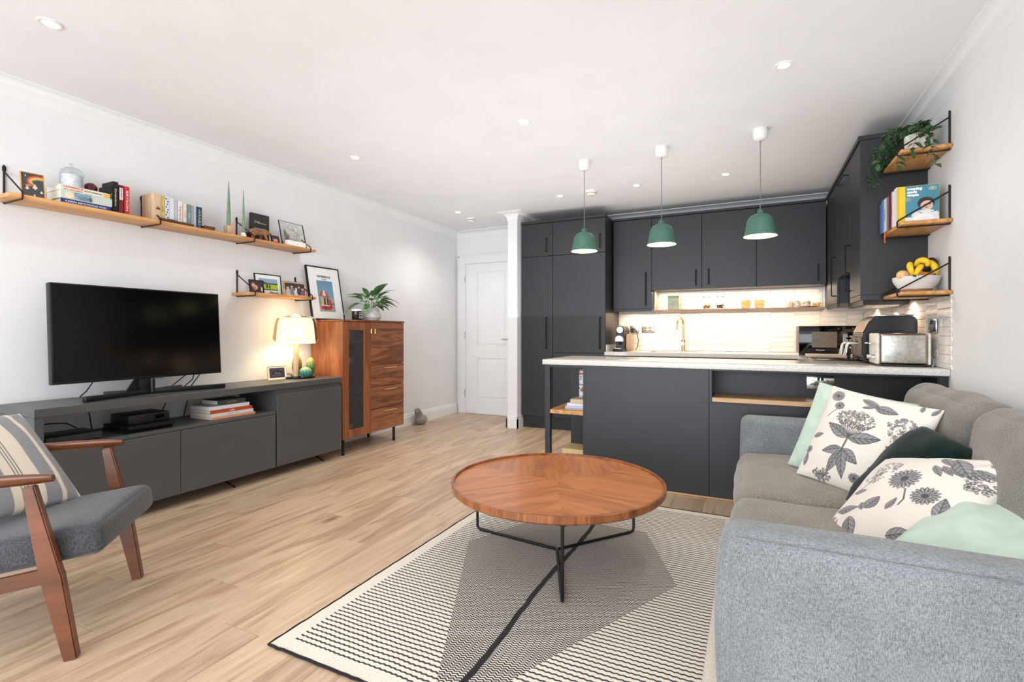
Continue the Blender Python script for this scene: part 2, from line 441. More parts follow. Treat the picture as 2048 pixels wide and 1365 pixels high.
# ---------------------------------------------------------------- small rasteriser for printed cloth and photographs
class Img:
    def __init__(s, nx, ny, bg, asp=1.0):
        s.nx, s.ny = nx, ny
        X, Y = np.meshgrid(np.linspace(0, 1, nx), np.linspace(0, 1, ny))
        s.X, s.Y = X, Y * asp; s.asp = asp
        s.a = np.zeros((ny, nx, 3)); s.a[:] = bg
    def put(s, mask, c, al=1.0):
        mk = np.clip(mask, 0, 1)[..., None] * al
        s.a = s.a * (1 - mk) + np.array(c, float) * mk
    def rect(s, x0, y0, x1, y1, c): s.put(((s.X >= x0) & (s.X <= x1) & (s.Y >= y0) & (s.Y <= y1)).astype(float), c)
    def ell(s, cx, cy, rx, ry, c, ang=0, al=1.0):
        dx, dy = s.X - cx, s.Y - cy; ca, sa = math.cos(ang), math.sin(ang)
        u, v = dx * ca + dy * sa, -dx * sa + dy * ca
        s.put(((u / rx) ** 2 + (v / ry) ** 2 <= 1).astype(float), c, al)
    def poly(s, pts, c):
        ins = np.zeros(s.X.shape, bool); n = len(pts)
        for i in range(n):
            x0, y0 = pts[i]; x1, y1 = pts[(i + 1) % n]
            if y0 == y1: continue
            cnd = ((s.Y >= min(y0, y1)) & (s.Y < max(y0, y1))) & (s.X < (s.Y - y0) / (y1 - y0) * (x1 - x0) + x0)
            ins ^= cnd
        s.put(ins.astype(float), c)
    def line(s, pts, w, c):
        for (x0, y0), (x1, y1) in zip(pts[:-1], pts[1:]):
            dx, dy = x1 - x0, y1 - y0; L2 = dx * dx + dy * dy + 1e-12
            t = np.clip(((s.X - x0) * dx + (s.Y - y0) * dy) / L2, 0, 1)
            d = np.hypot(s.X - x0 - t * dx, s.Y - y0 - t * dy)
            s.put(np.clip(1.4 - d / w, 0, 1), c)
    def leaf(s, x, y, L, W, ang, c=(134, 132, 134), vein=(82, 82, 88)):
        ca, sa = math.cos(ang), math.sin(ang); dx, dy = s.X - x, s.Y - y
        u, v = (dx * ca + dy * sa) / L, (-dx * sa + dy * ca) / W
        prof = np.where((u > 0) & (u < 1), np.sin(np.pi * np.clip(u, 0, 1) ** 0.8) ** 0.9, 0)
        inside = (np.abs(v) < prof).astype(float)
        sh = 0.5 + 0.5 * np.sin(u * 34 - np.abs(v) * 9)
        col = np.array(c)[None, None, :] * (0.82 + 0.30 * sh[..., None]) + (v[..., None] > 0) * 16
        mk = inside[..., None]
        s.a = s.a * (1 - mk) + np.clip(col, 0, 255) * mk
        s.put(inside * (np.abs(v) < 0.07), vein)
        s.put(inside * (np.abs(v) > prof - 0.16), vein, 0.6)
    def daisy(s, x, y, r, n=16, c=(118, 118, 122), sq=0.85):
        th = np.arctan2((s.Y - y) / sq, s.X - x); d = np.hypot((s.Y - y) / sq, s.X - x)
        rr = r * (0.78 + 0.22 * np.abs(np.sin(th * n / 2)))
        s.put((d < rr).astype(float), c)
        s.put(((d < rr) & (np.abs(np.sin(th * n / 2)) < 0.22)).astype(float), (58, 60, 66))
        s.put(((d < r * 0.9) & (np.abs(np.cos(th * n / 2)) < 0.25) & (d > r * 0.3)).astype(float), (205, 200, 194))
        s.put((d < r * 0.24).astype(float), (70, 70, 74))
    def umbel(s, x, y, rx, ry, n, seed, c=(84, 84, 90)):
        rg = random.Random(seed)
        for _ in range(n):
            a = rg.uniform(0, 6.28); q = math.sqrt(rg.random()); px, py = x + math.cos(a) * q * rx, y + math.sin(a) * q * ry
            r = rg.uniform(0.007, 0.013)
            d = np.hypot(s.X - px, s.Y - py)
            s.put((d < r).astype(float), c, 0.9); s.put((d < r * 0.55).astype(float), (214, 206, 196), 0.9)
    def colors(s):
        a = np.clip(s.a / 255.0, 0, 1)
        a = np.where(a <= 0.04045, a / 12.92, ((a + 0.055) / 1.055) ** 2.4)
        return np.concatenate([a, np.ones(a.shape[:2] + (1,))], 2).reshape(-1, 4)
def printed_panel(name, img, w, h, mx, parent, m=None, label=None):
    """flat sheet (x right, y up in mx) carrying an Img print"""
    nx, ny = img.nx, img.ny
    xs = np.linspace(-w / 2, w / 2, nx); ys = np.linspace(-h / 2, h / 2, ny)
    X, Y = np.meshgrid(xs, ys); co = np.stack([X, Y, np.zeros_like(X)], 2).reshape(-1, 3)
    idx = np.arange(nx * ny).reshape(ny, nx)
    F = np.stack([idx[:-1, :-1], idx[:-1, 1:], idx[1:, 1:], idx[1:, :-1]], 2).reshape(-1, 4)
    me = bpy.data.meshes.new(name); me.from_pydata([tuple(mx @ Vector(c)) for c in co], [], F.tolist())
    ca = me.color_attributes.new('print', 'FLOAT_COLOR', 'POINT'); ca.data.foreach_set('color', img.colors().ravel())
    me.materials.append(m or M['gprint'])
    o = bpy.data.objects.new(name, me); COL.objects.link(o); o.parent = parent
    if label: o['label'] = label
    return o
# ---------------------------------------------------------------- the room
XL, XR, YB, YF = -3.745, 0.993, 5.96, -3.35
def struct(g, name, m, parent=None, **kw): return g.build(name, m, parent, kind='structure', **kw)
floor = struct(G().box(XL - 0.1, XR + 0.1, YF - 0.1, YB + 0.1, -0.08, -0.014), 'floor', mat('subfloor', (60, 48, 38), 0.9))
rng = random.Random(7)
PW, PL = 0.192, 1.285
protos = {}
def plank_mesh(w, l):
    key = (round(w, 3), round(l, 3))
    if key in protos: return protos[key]
    b = bmesh.new(); bmesh.ops.create_cube(b, size=1)
    for v in b.verts: v.co = Vector((v.co.x * (w - 0.0012), v.co.y * (l - 0.0012), v.co.z * 0.013))
    top = [e for e in b.edges if all(v.co.z > 0 for v in e.verts)]
    bmesh.ops.bevel(b, geom=top, offset=0.0011, segments=1, affect='EDGES')
    me = bpy.data.meshes.new('plank'); b.to_mesh(me); b.free(); me.materials.append(M['oakf']); protos[key] = me
    return me
i = 0; x = XL
offs = [0.55, 0.10, 0.80, 0.35, 1.05]
while x < XR - 0.01:
    w = min(PW, XR - x); y = YF - offs[i % 5]
    while y < YB:
        y0, y1 = max(y, YF), min(y + PL, YB)
        if y1 - y0 > 0.03:
            o = bpy.data.objects.new('plank', plank_mesh(w, y1 - y0)); COL.objects.link(o)
            o.location = (x + w / 2, (y0 + y1) / 2, -0.0065); o.parent = floor
        y += PL
    x += PW; i += 1
struct(G().box(XL - 0.1, XR + 0.1, YF - 0.1, YB + 0.1, CEIL, CEIL + 0.1), 'ceiling', M['ceil'])
struct(G().box(XL - 0.1, XL, YF - 0.1, YB + 0.1, -0.014, CEIL), 'wall_left', M['wall'])
wall_right = struct(G().box(XR, XR + 0.1, YF - 0.1, YB + 0.1, -0.014, CEIL), 'wall_right', M['wall'])
wall_back = struct(G().box(XL, XR, YB, YB + 0.1, -0.014, CEIL), 'wall_back', M['wall'])
g = G(); g.box(XL, -3.5, YF - 0.1, YF, -0.014, CEIL); g.box(0.7, XR, YF - 0.1, YF, -0.014, CEIL); g.box(-3.5, 0.7, YF - 0.1, YF, 2.35, CEIL)
struct(g, 'wall_front', M['wall'])
win = thing('window_1', None, None, (-1.4, YF - 0.05, 0)); win['kind'] = 'structure'
g = G()
for a in (-3.5, -2.1, -0.7, 0.64): g.box(a, a + 0.06, YF - 0.08, YF - 0.02, 0, 2.35)
g.box(-3.5, 0.7, YF - 0.08, YF - 0.02, 2.29, 2.35); g.box(-3.5, 0.7, YF - 0.08, YF - 0.02, 0, 0.06)
g.build('window_frame', M['gloss'], win)
NX0, NX1, NY0 = -2.600, -2.478, 5.255
struct(G().box(NX0, NX1, NY0, YB, 0, CEIL), 'wall_middle', M['wall'])
# skirting
def skirt(name, a, b, nrm, h=0.14):
    """a,b floor points on the wall line, nrm points into the room"""
    prof = [(0, 0), (0.018, 0), (0.018, h * 0.72), (0.012, h * 0.76), (0.014, h * 0.80), (0.008, h * 0.9), (0.010, h * 0.93), (0.004, h), (0, h)]
    A, B, N = Vector((a[0], a[1], 0)), Vector((b[0], b[1], 0)), Vector((nrm[0], nrm[1], 0))
    g = G(); n = len(prof)
    vs = [A + N * p + Vector((0, 0, q)) for p, q in prof] + [B + N * p + Vector((0, 0, q)) for p, q in prof]
    vv, ff = g._add(vs, [(i, (i + 1) % n, n + (i + 1) % n, n + i) for i in range(n)])
    g.bm.faces.new(vv[:n][::-1]); g.bm.faces.new(vv[n:])
    return struct(g, name, M['gloss'], recalc=True)
skirt('baseboard_left', (XL, YF), (XL, YB), (1, 0))
skirt('baseboard_back', (XL, YB), (-3.735, YB), (0, -1))
skirt('baseboard_right', (XR, YF), (XR, 3.57), (-1, 0))
g = G()
for x0, x1, y0, y1 in ((NX0 - 0.016, NX1 + 0.016, NY0 - 0.016, NY0), (NX1, NX1 + 0.016, NY0 - 0.016, NY0 + 0.14), (NX0 - 0.016, NX0, NY0 - 0.016, YB)):
    g.box(x0, x1, y0, y1, 0, 0.105); q = 0.005
    g.box(x0 + (q if x0 < NX0 else 0), x1 - (q if x1 > NX1 else 0), y0 + (q if y0 < NY0 else 0), y1, 0.105, 0.14, 0.003, 1)
struct(g, 'baseboard_middle', M['gloss'])
# plaster cove
def cove(name, path, inward, d=0.098, drop=0.081):
    """path: wall-line points; inward: normals per segment, mitred"""
    prof = [(0, -drop - 0.012), (0.006, -drop - 0.010), (0.006, -drop)]
    for i in range(9):
        a = math.pi / 2 * i / 8
        prof.append((0.006 + (d - 0.012) * (1 - math.cos(a)), -drop + (drop - 0.008) * math.sin(a)))
    prof += [(d - 0.002, -0.008), (d - 0.002, 0), (0, 0)]
    g = G(); rings = []
    for i, p in enumerate(path):
        ns = [Vector((*inward[k], 0)) for k in (i - 1, i) if 0 <= k < len(inward)]
        m = ns[0] if len(ns) == 1 else (ns[0] + ns[1])
        rings.append([g.bm.verts.new(Vector((p[0], p[1], CEIL)) + m * a + Vector((0, 0, z))) for a, z in prof])
    n = len(prof)
    for A, B in zip(rings[:-1], rings[1:]):
        for k in range(n):
            f = g.bm.faces.new((A[k], A[(k + 1) % n], B[(k + 1) % n], B[k])); f.smooth = 2 < k < 11
    for rg in (rings[0], rings[-1]): g.bm.faces.new(rg)
    return struct(g, name, M['gloss'], recalc=True, sharp=40)
cove('trim_1', [(XL, YF), (XL, YB), (NX0, YB), (NX0, NY0), (NX1, NY0), (NX1, YB), (XR, YB), (XR, YF)],
     [(1, 0), (0, -1), (-1, 0), (0, -1), (1, 0), (0, -1), (-1, 0)])
# panelled door in the far corner
door = thing('door_1', None, None, (-3.22, YB, 0)); door['kind'] = 'structure'
D0, D1, DT = -3.60, -2.84, 2.075
g = G()
for x0, x1, z0, z1 in ((D0 - 0.115, D0, 0, DT + 0.11), (D1, D1 + 0.1, 0, DT + 0.11), (D0 - 0.0, D1, DT, DT + 0.11)):
    g.box(x0, x1, YB - 0.018, YB, z0, z1, 0.004, 1)
for x0, x1, z0, z1 in ((D0 - 0.115, D0 - 0.09, 0, DT + 0.11), (D0 - 0.115, D1 + 0.1, DT + 0.088, DT + 0.112)):
    g.box(x0, x1, YB - 0.026, YB, z0, z1, 0.005, 2)
g.box(D0 - 0.012, D0 + 0.004, YB - 0.022, YB, 0, DT); g.box(D0, D1, YB - 0.022, YB, DT - 0.004, DT + 0.012)
g.build('door_frame', M['gloss'], door)
g = G(); y = YB - 0.012
# stiles and rails around two sunk panels
px0, px1 = D0 + 0.19, D1 - 0.12
for x0, x1, z0, z1 in ((D0 + 0.006, px0, 0.008, DT - 0.008), (px1, D1 - 0.006, 0.008, DT - 0.008), (px0, px1, 0.008, 0.21), (px0, px1, 0.77, 0.93), (px0, px1, 1.955, DT - 0.008)):
    g.box(x0, x1, y, YB, z0, z1)
leaf = g.build('door_leaf', M['gloss'], door)
for z0, z1 in ((0.21, 0.77), (0.93, 1.955)):
    g = G()
    for k, (ins, dep) in enumerate(((0, 0.004), (0.02, 0.009), (0.032, 0.004))):
        g.box(px0 + ins, px1 - ins, YB - 0.002 - [0.002, 0.003, 0.008][k], YB, z0 + ins, z1 - ins, 0.002, 1)
    g.build('door_panel', M['gloss'], leaf)
for z in (0.28, 1.08, 1.86):
    G().cyl((D0 - 0.004, YB - 0.026, z - 0.045), (D0 - 0.004, YB - 0.026, z + 0.045), 0.007).build('hinge', M['steel'], door)
g = G(); g.cyl((D1 - 0.06, YB - 0.012, 1.03), (D1 - 0.06, YB - 0.06, 1.03), 0.01); g.cyl((D1 - 0.06, YB - 0.055, 1.03), (D1 - 0.17, YB - 0.055, 1.03), 0.009)
g.build('door_handle', M['chrome'], door)

# ---------------------------------------------------------------- ceiling fittings
wh = {0: 'nearest the camera at the top left', 1: 'above the right end of the long wall shelf', 2: 'beside the far left smoke alarm',
      3: 'in the middle of the ceiling', 4: 'alone at the upper right, brightest of all', 5: 'behind the left pendant', 6: 'between the left and middle pendants', 7: 'between the middle and right pendants'}
for i, (x, y) in enumerate(DOWN):
    t = thing('downlight', 'recessed ceiling downlight with white ring, ' + wh[i], 'ceiling light', (x, y, CEIL), 0, 'recessed downlights')
    G().lathe([(0.044, 0.0), (0.044, -0.005), (0.038, -0.006), (0.027, -0.0022), (0.027, 0.0)], (x, y, CEIL), 28).build('trim_ring', M['white'], t, recalc=True)
    G().lathe([(0.0, -0.002), (0.026, -0.002), (0.026, 0.0)], (x, y, CEIL), 24).build('lens', M['lens'], t, recalc=True)
for nm, (x, y), lab in (('smoke_alarm', (-3.13, 5.30), 'round white smoke alarm on the ceiling near the far left corner'),
                        ('smoke_alarm', (-1.45, 4.80), 'round white smoke alarm on the ceiling behind the left pendant')):
    t = thing(nm, lab, 'smoke alarm', (x, y, CEIL))
    G().lathe([(0, -0.042), (0.035, -0.042), (0.045, -0.036), (0.05, -0.022), (0.058, -0.018), (0.058, 0)], (x, y, CEIL), 32).build('case', M['white'], t, recalc=True)
    G().lathe([(0.0495, -0.026), (0.0515, -0.026), (0.0515, -0.022), (0.0495, -0.022)], (x, y, CEIL), 32, close=True).build('vent_ring', mat('alarm_grey', (120, 120, 122), 0.6), t)
    G().sphere((x - 0.02, y - 0.02, CEIL - 0.043), 0.004, 8).build('indicator', mat('alarm_led', (60, 140, 60), 0.4), t)
GREEN = mat('pendant_green', (70, 110, 95), 0.5, nv=0.02)
GIN = mat('pendant_inside', (242, 238, 200), 0.7, nv=0.01)
BULB = mat('bulb_glow', (255, 240, 190), 0.5, emit=(255, 232, 160), es=6)
for i, (x, y) in enumerate([(-1.245, 3.93), (-0.625, 3.89), (0.045, 3.85)]):
    t = thing('pendant_lamp', ('left', 'middle', 'right')[i] + ' one of the three green metal bell pendants over the peninsula', 'pendant lamp', (x, y, CEIL), 0, 'green pendants over the peninsula')
    G().lathe([(0, -0.078), (0.028, -0.078), (0.042, -0.070), (0.047, -0.05), (0.049, -0.012), (0.047, -0.008), (0.047, 0)], (x, y, CEIL), 32).build('ceiling_rose', M['white'], t, recalc=True)
    G().tube([(x, y, CEIL - 0.07), (x + 0.001, y, 2.2), (x, y, 1.985)], 0.0028, 8).build('cord', mat('grey_cord', (120, 126, 122), 0.6), t)
    zb = 1.784; RB = 0.106
    out = [(0.017, 0.184), (0.020, 0.180), (0.0215, 0.160), (0.026, 0.156), (0.045, 0.151), (0.063, 0.141), (0.077, 0.125), (0.086, 0.102), (0.091, 0.075), (0.097, 0.035), (0.104, 0.006), (0.108, 0)]
    G().lathe(out + [(0.1065, 0.0005), (0.0955, 0.035), (0.0895, 0.075)], (x, y, zb), 48).build('shade', GREEN, t)
    G().lathe([(0.1062, 0.001), (0.095, 0.035), (0.089, 0.075), (0.084, 0.100), (0.075, 0.122), (0.06, 0.137), (0.02, 0.147), (0, 0.147)], (x, y, zb), 48).build('shade_lining', GIN, t)
    G().cyl((x, y, zb + 0.184), (x, y, zb + 0.198), 0.006).build('cord_grip', GREEN, t)
    G().sphere((x, y, zb + 0.095), (0.028, 0.028, 0.035), 16).build('bulb', BULB, t)
    point_light('pendant_glow', (x, y, zb + 0.04), 3.6, (1.0, 0.86, 0.58), 0.02)

# ---------------------------------------------------------------- kitchen units
CAB = M['cab']
def bar_handle(parent, p, q, off, r=0.0045, m=None):
    """p,q bar ends on the door face; off: vector the bar stands off by"""
    p, q, off = Vector(p), Vector(q), Vector(off)
    g = G(); g.tube([p, p + off * 0.85, p + off + (q - p).normalized() * 0.004, q + off - (q - p).normalized() * 0.004, q + off * 0.85, q], r, 8)
    return g.build('handle', m or M['blk'], parent)
YD = 5.344
for lab, x0, x1, hx, low in (('narrow tall charcoal larder cupboard against the white wall end', -2.462, -2.071, -2.143, False),
                             ('wide tall charcoal fridge cupboard between the larder and the wall cupboards', -2.071, -1.454, -1.512, True)):
    t = thing('tall_cupboard', lab, 'cupboard', ((x0 + x1) / 2, 5.66, 0), 0, 'tall kitchen cupboards')
    g = G(); g.box(x0, x1, YD + 0.021, YB - 0.001, 0.14, 2.387, 0.001, 1); g.build('body', CAB, t)
    G().box(x0, x1, YD - 0.012, YB - 0.001, 2.388, 2.420, 0.002, 1).build('cornice', CAB, t)
    G().box(x0, x1, YD + 0.055, YD + 0.075, 0.001, 0.139).build('plinth', CAB, t)
    def dr(z0, z1): return G().box(x0 + 0.002, x1 - 0.002, YD, YD + 0.020, z0, z1, 0.0015, 1).build('door', CAB, t)
    d = dr(2.006, 2.384); bar_handle(d, (hx, YD, 2.055), (hx, YD, 2.205), (0, -0.03, 0), 0.006)
    d = dr(0.892 if low else 0.148, 2.000); bar_handle(d, (hx, YD, 0.94), (hx, YD, 1.29), (0, -0.03, 0), 0.006)
    if low: dr(0.148, 0.886)
YW = 5.63
wl = [(-1.441, -1.011, 1.385, -1.071, 1.425, 1.786, 'tall wall cupboard beside the fridge cupboard, hanging lowest'),
      (-1.011, -0.49, 1.587, -0.549, 1.626, 1.785, 'wall cupboard behind the middle pendant, handle at its right'),
      (-0.49, 0.031, 1.587, -0.421, 1.631, 1.788, 'wall cupboard left of the right pendant, handle at its left'),
      (0.031, 0.636, 1.587, 0.567, 1.627, 1.781, 'wide wall cupboard in the right corner behind the right pendant')]
for x0, x1, z0, hx, h0, h1, lab in wl:
    t = thing('wall_cupboard', 'charcoal ' + lab, 'cupboard', ((x0 + x1) / 2, YB, z0), 0, 'wall cupboards on the back wall')
    G().box(x0, x1, YW + 0.021, YB - 0.001, z0, 2.387, 0.001, 1).build('body', CAB, t)
    G().box(x0, x1, YW - 0.012, YB - 0.001, 2.388, 2.412, 0.002, 1).build('cornice', CAB, t)
    d = G().box(x0 + 0.002, x1 - 0.002, YW, YW + 0.020, z0 + 0.002, 2.384, 0.0015, 1).build('door', CAB, t)
    bar_handle(d, (hx, YW, h0), (hx, YW, h1), (0, -0.03, 0), 0.006)
    if z0 < 1.4: G().box(x0, x1, YW, YW + 0.02, z0 - 0.03, z0 - 0.001).build('pelmet', CAB, t)
# right-hand run
XS = 0.639; ZB = 1.337
t = thing('wall_cupboard', 'charcoal wall cupboard at the near end of the right run, beside the hanging shelves', 'cupboard', (0.82, 4.17, ZB), 0, 'wall cupboards on the right wall')
G().box(XS + 0.021, XR - 0.001, 3.979, 4.362, ZB + 0.03, 2.387, 0.001, 1).build('body', CAB, t)
G().box(XS, XR - 0.001, 3.965, 3.978, ZB + 0.03, 2.387, 0.001, 1).build('end_panel', CAB, t)
G().box(XS - 0.012, XR - 0.001, 3.962, 4.362, 2.388, 2.418, 0.002, 1).build('cornice', CAB, t)
g = G(); g.box(XS, XS + 0.02, 3.965, 4.362, ZB - 0.004, ZB + 0.029); g.box(XS + 0.02, XR - 0.001, 3.965, 3.985, ZB - 0.004, ZB + 0.029); g.build('pelmet', CAB, t)
d = G().box(XS, XS + 0.020, 3.98, 4.360, ZB + 0.032, 2.384, 0.0015, 1).build('door', CAB, t)
bar_handle(d, (XS, 4.32, 1.42), (XS, 4.32, 1.75), (-0.035, 0, 0), 0.005)
t = thing('hood_cupboard', 'charcoal cupboard with an extractor set back beneath its lift-up door on the right wall', 'cupboard', (0.82, 4.67, 1.33))
G().box(XS + 0.021, XR - 0.001, 4.363, 4.984, 1.575, 2.387, 0.001, 1).build('body', CAB, t)
G().box(XS - 0.012, XR - 0.001, 4.363, 4.984, 2.388, 2.418, 0.002, 1).build('cornice', CAB, t)
d = G().box(XS, XS + 0.020, 4.365, 4.982, 1.577, 2.384, 0.0015, 1).build('door', CAB, t)
bar_handle(d, (XS, 4.42, 2.29), (XS, 4.70, 2.29), (-0.035, 0, 0), 0.005)
h = G().box(XS + 0.08, XR - 0.001, 4.363, 4.984, 1.318, 1.574, 0.002, 1).build('extractor', CAB, t)
g = G()
for k in range(9): g.box(0.75, 0.95, 4.45 + k * 0.05, 4.48 + k * 0.05, 1.312, 1.3175)
g.build('filter', M['steel'], h)
t = thing('wall_cupboard', 'charcoal corner wall cupboard at the far end of the right run beside the extractor', 'cupboard', (0.82, 5.2, ZB), 0, 'wall cupboards on the right wall')
G().box(XS + 0.021, XR - 0.001, 4.985, YB - 0.001, ZB + 0.03, 2.387, 0.001, 1).build('body', CAB, t)
G().box(XS - 0.012, XR - 0.001, 4.985, 5.617, 2.388, 2.418, 0.002, 1).build('cornice', CAB, t)
G().box(XS, XS + 0.02, 4.985, 5.62, ZB, ZB + 0.029).build('pelmet', CAB, t)
d = G().box(XS, XS + 0.020, 4.988, 5.60, ZB + 0.032, 2.384, 0.0015, 1).build('door', CAB, t)
bar_handle(d, (XS, 5.03, 1.43), (XS, 5.03, 1.76), (-0.035, 0, 0), 0.005)

# base units and worktops
WT, WB = 0.910, 0.872
wt = thing('worktop', 'pale speckled quartz worktop running round the sink wall, hob side and peninsula', 'worktop', (0, 4.6, WB))
g = G()
SX0, SX1, SY0, SY1 = -1.02, -0.52, 5.42, 5.80
g.box(-1.453, SX0, 5.30, YB - 0.001, WB, WT); g.box(SX0, SX1, 5.30, SY0, WB, WT); g.box(SX0, SX1, SY1, YB - 0.001, WB, WT)
g.box(SX1, XR - 0.001, 5.30, YB - 0.001, WB, WT)
g.box(0.362, XR - 0.001, 4.27, 5.30, WB, WT)
g.build('worktop_slab', M['quartz'], wt)
G().box(-1.468, XR - 0.001, 3.568, 4.27, WB, WT, 0.003, 2).build('peninsula_slab', M['quartz'], wt)
g = G(); g.box(-1.453, -1.441, 5.36, 5.95, WT + 0.0005, WT + 0.075, 0.001, 1); g.build('upstand', M['quartz'], wt)
sk = thing('sink', 'undermounted steel sink set in the back worktop beneath the tap', 'sink', (-0.77, 5.61, 0.72))
g = G()
g.box(SX0 + 0.001, SX1 - 0.001, SY0 + 0.001, SY1 - 0.001, 0.72, 0.725)
for a in ((SX0 + 0.001, SX0 + 0.004, SY0 + 0.001, SY1 - 0.001), (SX1 - 0.004, SX1 - 0.001, SY0 + 0.001, SY1 - 0.001), (SX0 + 0.004, SX1 - 0.004, SY0 + 0.001, SY0 + 0.004), (SX0 + 0.004, SX1 - 0.004, SY1 - 0.004, SY1 - 0.001)):
    g.box(*a, 0.725, 0.908)
g.build('bowl', M['steel'], sk); G().lathe([(0, 0.0), (0.04, 0.0), (0.045, 0.003), (0.03, 0.004), (0, 0.003)], (-0.77, 5.61, 0.726), 20).build('waste', M['chrome'], sk)
tp = thing('tap', 'tall gooseneck kitchen tap with a side lever standing behind the sink', 'tap', (-0.705, 5.86, WT))
TAPM = mat('tap_bronze', (226, 196, 150), 0.2, 1.0, nv=0.02)
G().cyl((-0.705, 5.86, WT), (-0.705, 5.86, WT + 0.13), 0.021, 0.021, 20).build('body', TAPM, tp)
pts = [(-0.705, 5.86, WT + 0.13), (-0.705, 5.86, WT + 0.30)]
for k in range(1, 10):
    a = math.pi * k / 9; pts.append((-0.705 - 0.045 * (1 - math.cos(a)) * 0.6, 5.86 - 0.045 * (1 - math.cos(a)) * 1.0, WT + 0.30 + 0.07 * math.sin(a)))
pts.append((pts[-1][0], pts[-1][1], WT + 0.235))
G().tube(pts, 0.011, 12).build('spout', TAPM, tp)
G().cyl((-0.705, 5.84, WT + 0.085), (-0.705, 5.80, WT + 0.085), 0.019, 0.019, 16).build('lever', M['chrome'], tp)
# base cupboards along the back
for k, (x0, x1) in enumerate(((-1.45, -1.07), (-1.07, -0.47), (-0.47, 0.36), (0.36, 0.98))):
    t = thing('base_cupboard', 'charcoal base cupboard under the back worktop, ' + ('beneath the coffee machine', 'beneath the sink', 'right of the sink', 'in the right corner under the microwave')[k], 'cupboard', ((x0 + x1) / 2, 5.6, 0), 0, 'base cupboards on the back wall')
    zt = 0.715 if k == 1 else WB - 0.001
    g = G(); g.box(x0 + 0.001, x1 - 0.001, 5.345, YB - 0.002, 0.14, zt); g.build('body', CAB, t)
    if k < 3:
        G().box(x0 + 0.002, x1 - 0.002, 5.322, 5.344, 0.148, 0.835, 0.0015, 1).build('door', CAB, t)
        G().box(x0 + 0.002, x1 - 0.002, 5.330, 5.344, 0.842, WB - 0.002).build('rail', CAB, t)
    G().box(x0 + 0.001, x1 - 0.001, 5.39, 5.41, 0.001, 0.139).build('plinth', CAB, t)
t = thing('base_cupboard', 'charcoal base cupboard under the hob on the right wall', 'cupboard', (0.7, 4.78, 0))
G().box(0.42, XR - 0.002, 4.275, 5.34, 0.14, WB - 0.001).build('body', CAB, t)
for y0 in (4.28, 4.80): G().box(0.398, 0.419, y0, y0 + 0.515, 0.148, 0.835, 0.0015, 1).build('door', CAB, t)
G().box(0.45, 0.47, 4.28, 5.34, 0.001, 0.139).build('plinth', CAB, t)
# peninsula
YP = 3.60
pn = thing('peninsula', 'charcoal kitchen peninsula with an open oak shelf end and a socket niche', 'kitchen island', (-0.25, 3.9, 0))
g = G(); g.box(-1.127, -0.268, YP, 4.25, 0.012, WB - 0.001, 0.001, 1)
g.box(-0.268, XR - 0.002, YP + 0.30, 4.25, 0.012, WB - 0.001); g.box(-0.268, XR - 0.002, YP, YP + 0.30, 0.012, 0.650)
g.box(-0.268, XR - 0.002, YP, YP + 0.30, 0.861, WB - 0.001); g.box(0.944, XR - 0.002, YP, YP + 0.30, 0.651, 0.86)
g.build('body', CAB, pn)
G().box(-1.128, -0.269, YP - 0.006, YP - 0.0002, 0.012, WB - 0.002, 0.001, 1).build('front_panel', CAB, pn)
g = G(); g.box(-0.266, 0.331, YP - 0.006, YP - 0.0002, 0.012, 0.640, 0.001, 1); g.build('front_panel', CAB, pn)
d = G().box(0.334, 0.93, YP - 0.006, YP - 0.0002, 0.012, 0.640, 0.001, 1).build('door', CAB, pn)
g = G(); g.box(0.372, 0.90, YP - 0.009, YP - 0.0065, 0.05, 0.60, 0.001, 1); g.build('door_panel', CAB, d)
g = G(); g.box(-0.267, -0.249, YP - 0.006, YP - 0.0002, 0.645, WB - 0.002); g.box(-0.249, 0.95, YP - 0.006, YP - 0.0002, 0.862, WB - 0.002); g.box(0.95, XR - 0.003, YP - 0.006, YP - 0.0002, 0.012, WB - 0.002); g.build('niche_frame', CAB, pn)
G().box(-0.249, 0.943, YP - 0.004, YP + 0.299, 0.652, 0.681, 0.002, 1).build('niche_shelf', M['oakx'], pn)
g = G(); g.box(-1.459, -1.417, YP, YP + 0.042, 0.001, WB - 0.001, 0.001, 1); g.build('post', CAB, pn)
g = G(); g.box(-1.459, -1.15, 4.215, 4.235, 0.001, WB - 0.001); g.build('back_panel', CAB, pn)
g = G(); g.box(-1.151, -1.128, YP, 4.235, 0.001, WB - 0.001); g.build('side_panel', CAB, pn)
g = G(); g.box(-1.417, -1.151, YP + 0.001, YP + 0.03, 0.852, WB - 0.001); g.box(-1.459, -1.429, YP + 0.042, 4.215, 0.852, WB - 0.001); g.build('top_rail', CAB, pn)
G().box(-1.425, -1.152, YP + 0.004, 4.214, 0.492, 0.522, 0.002, 1).build('shelf', M['oaks'], pn)
G().box(-1.425, -1.152, YP + 0.004, 4.214, 0.060, 0.082, 0.001, 1).build('shelf', CAB, pn)
g = G(); g.box(-1.127, XR - 0.02, YP - 0.020, YP - 0.0065, 0.0005, 0.014, 0.005, 2); g.build('floor_bead', M['oakx'], pn)
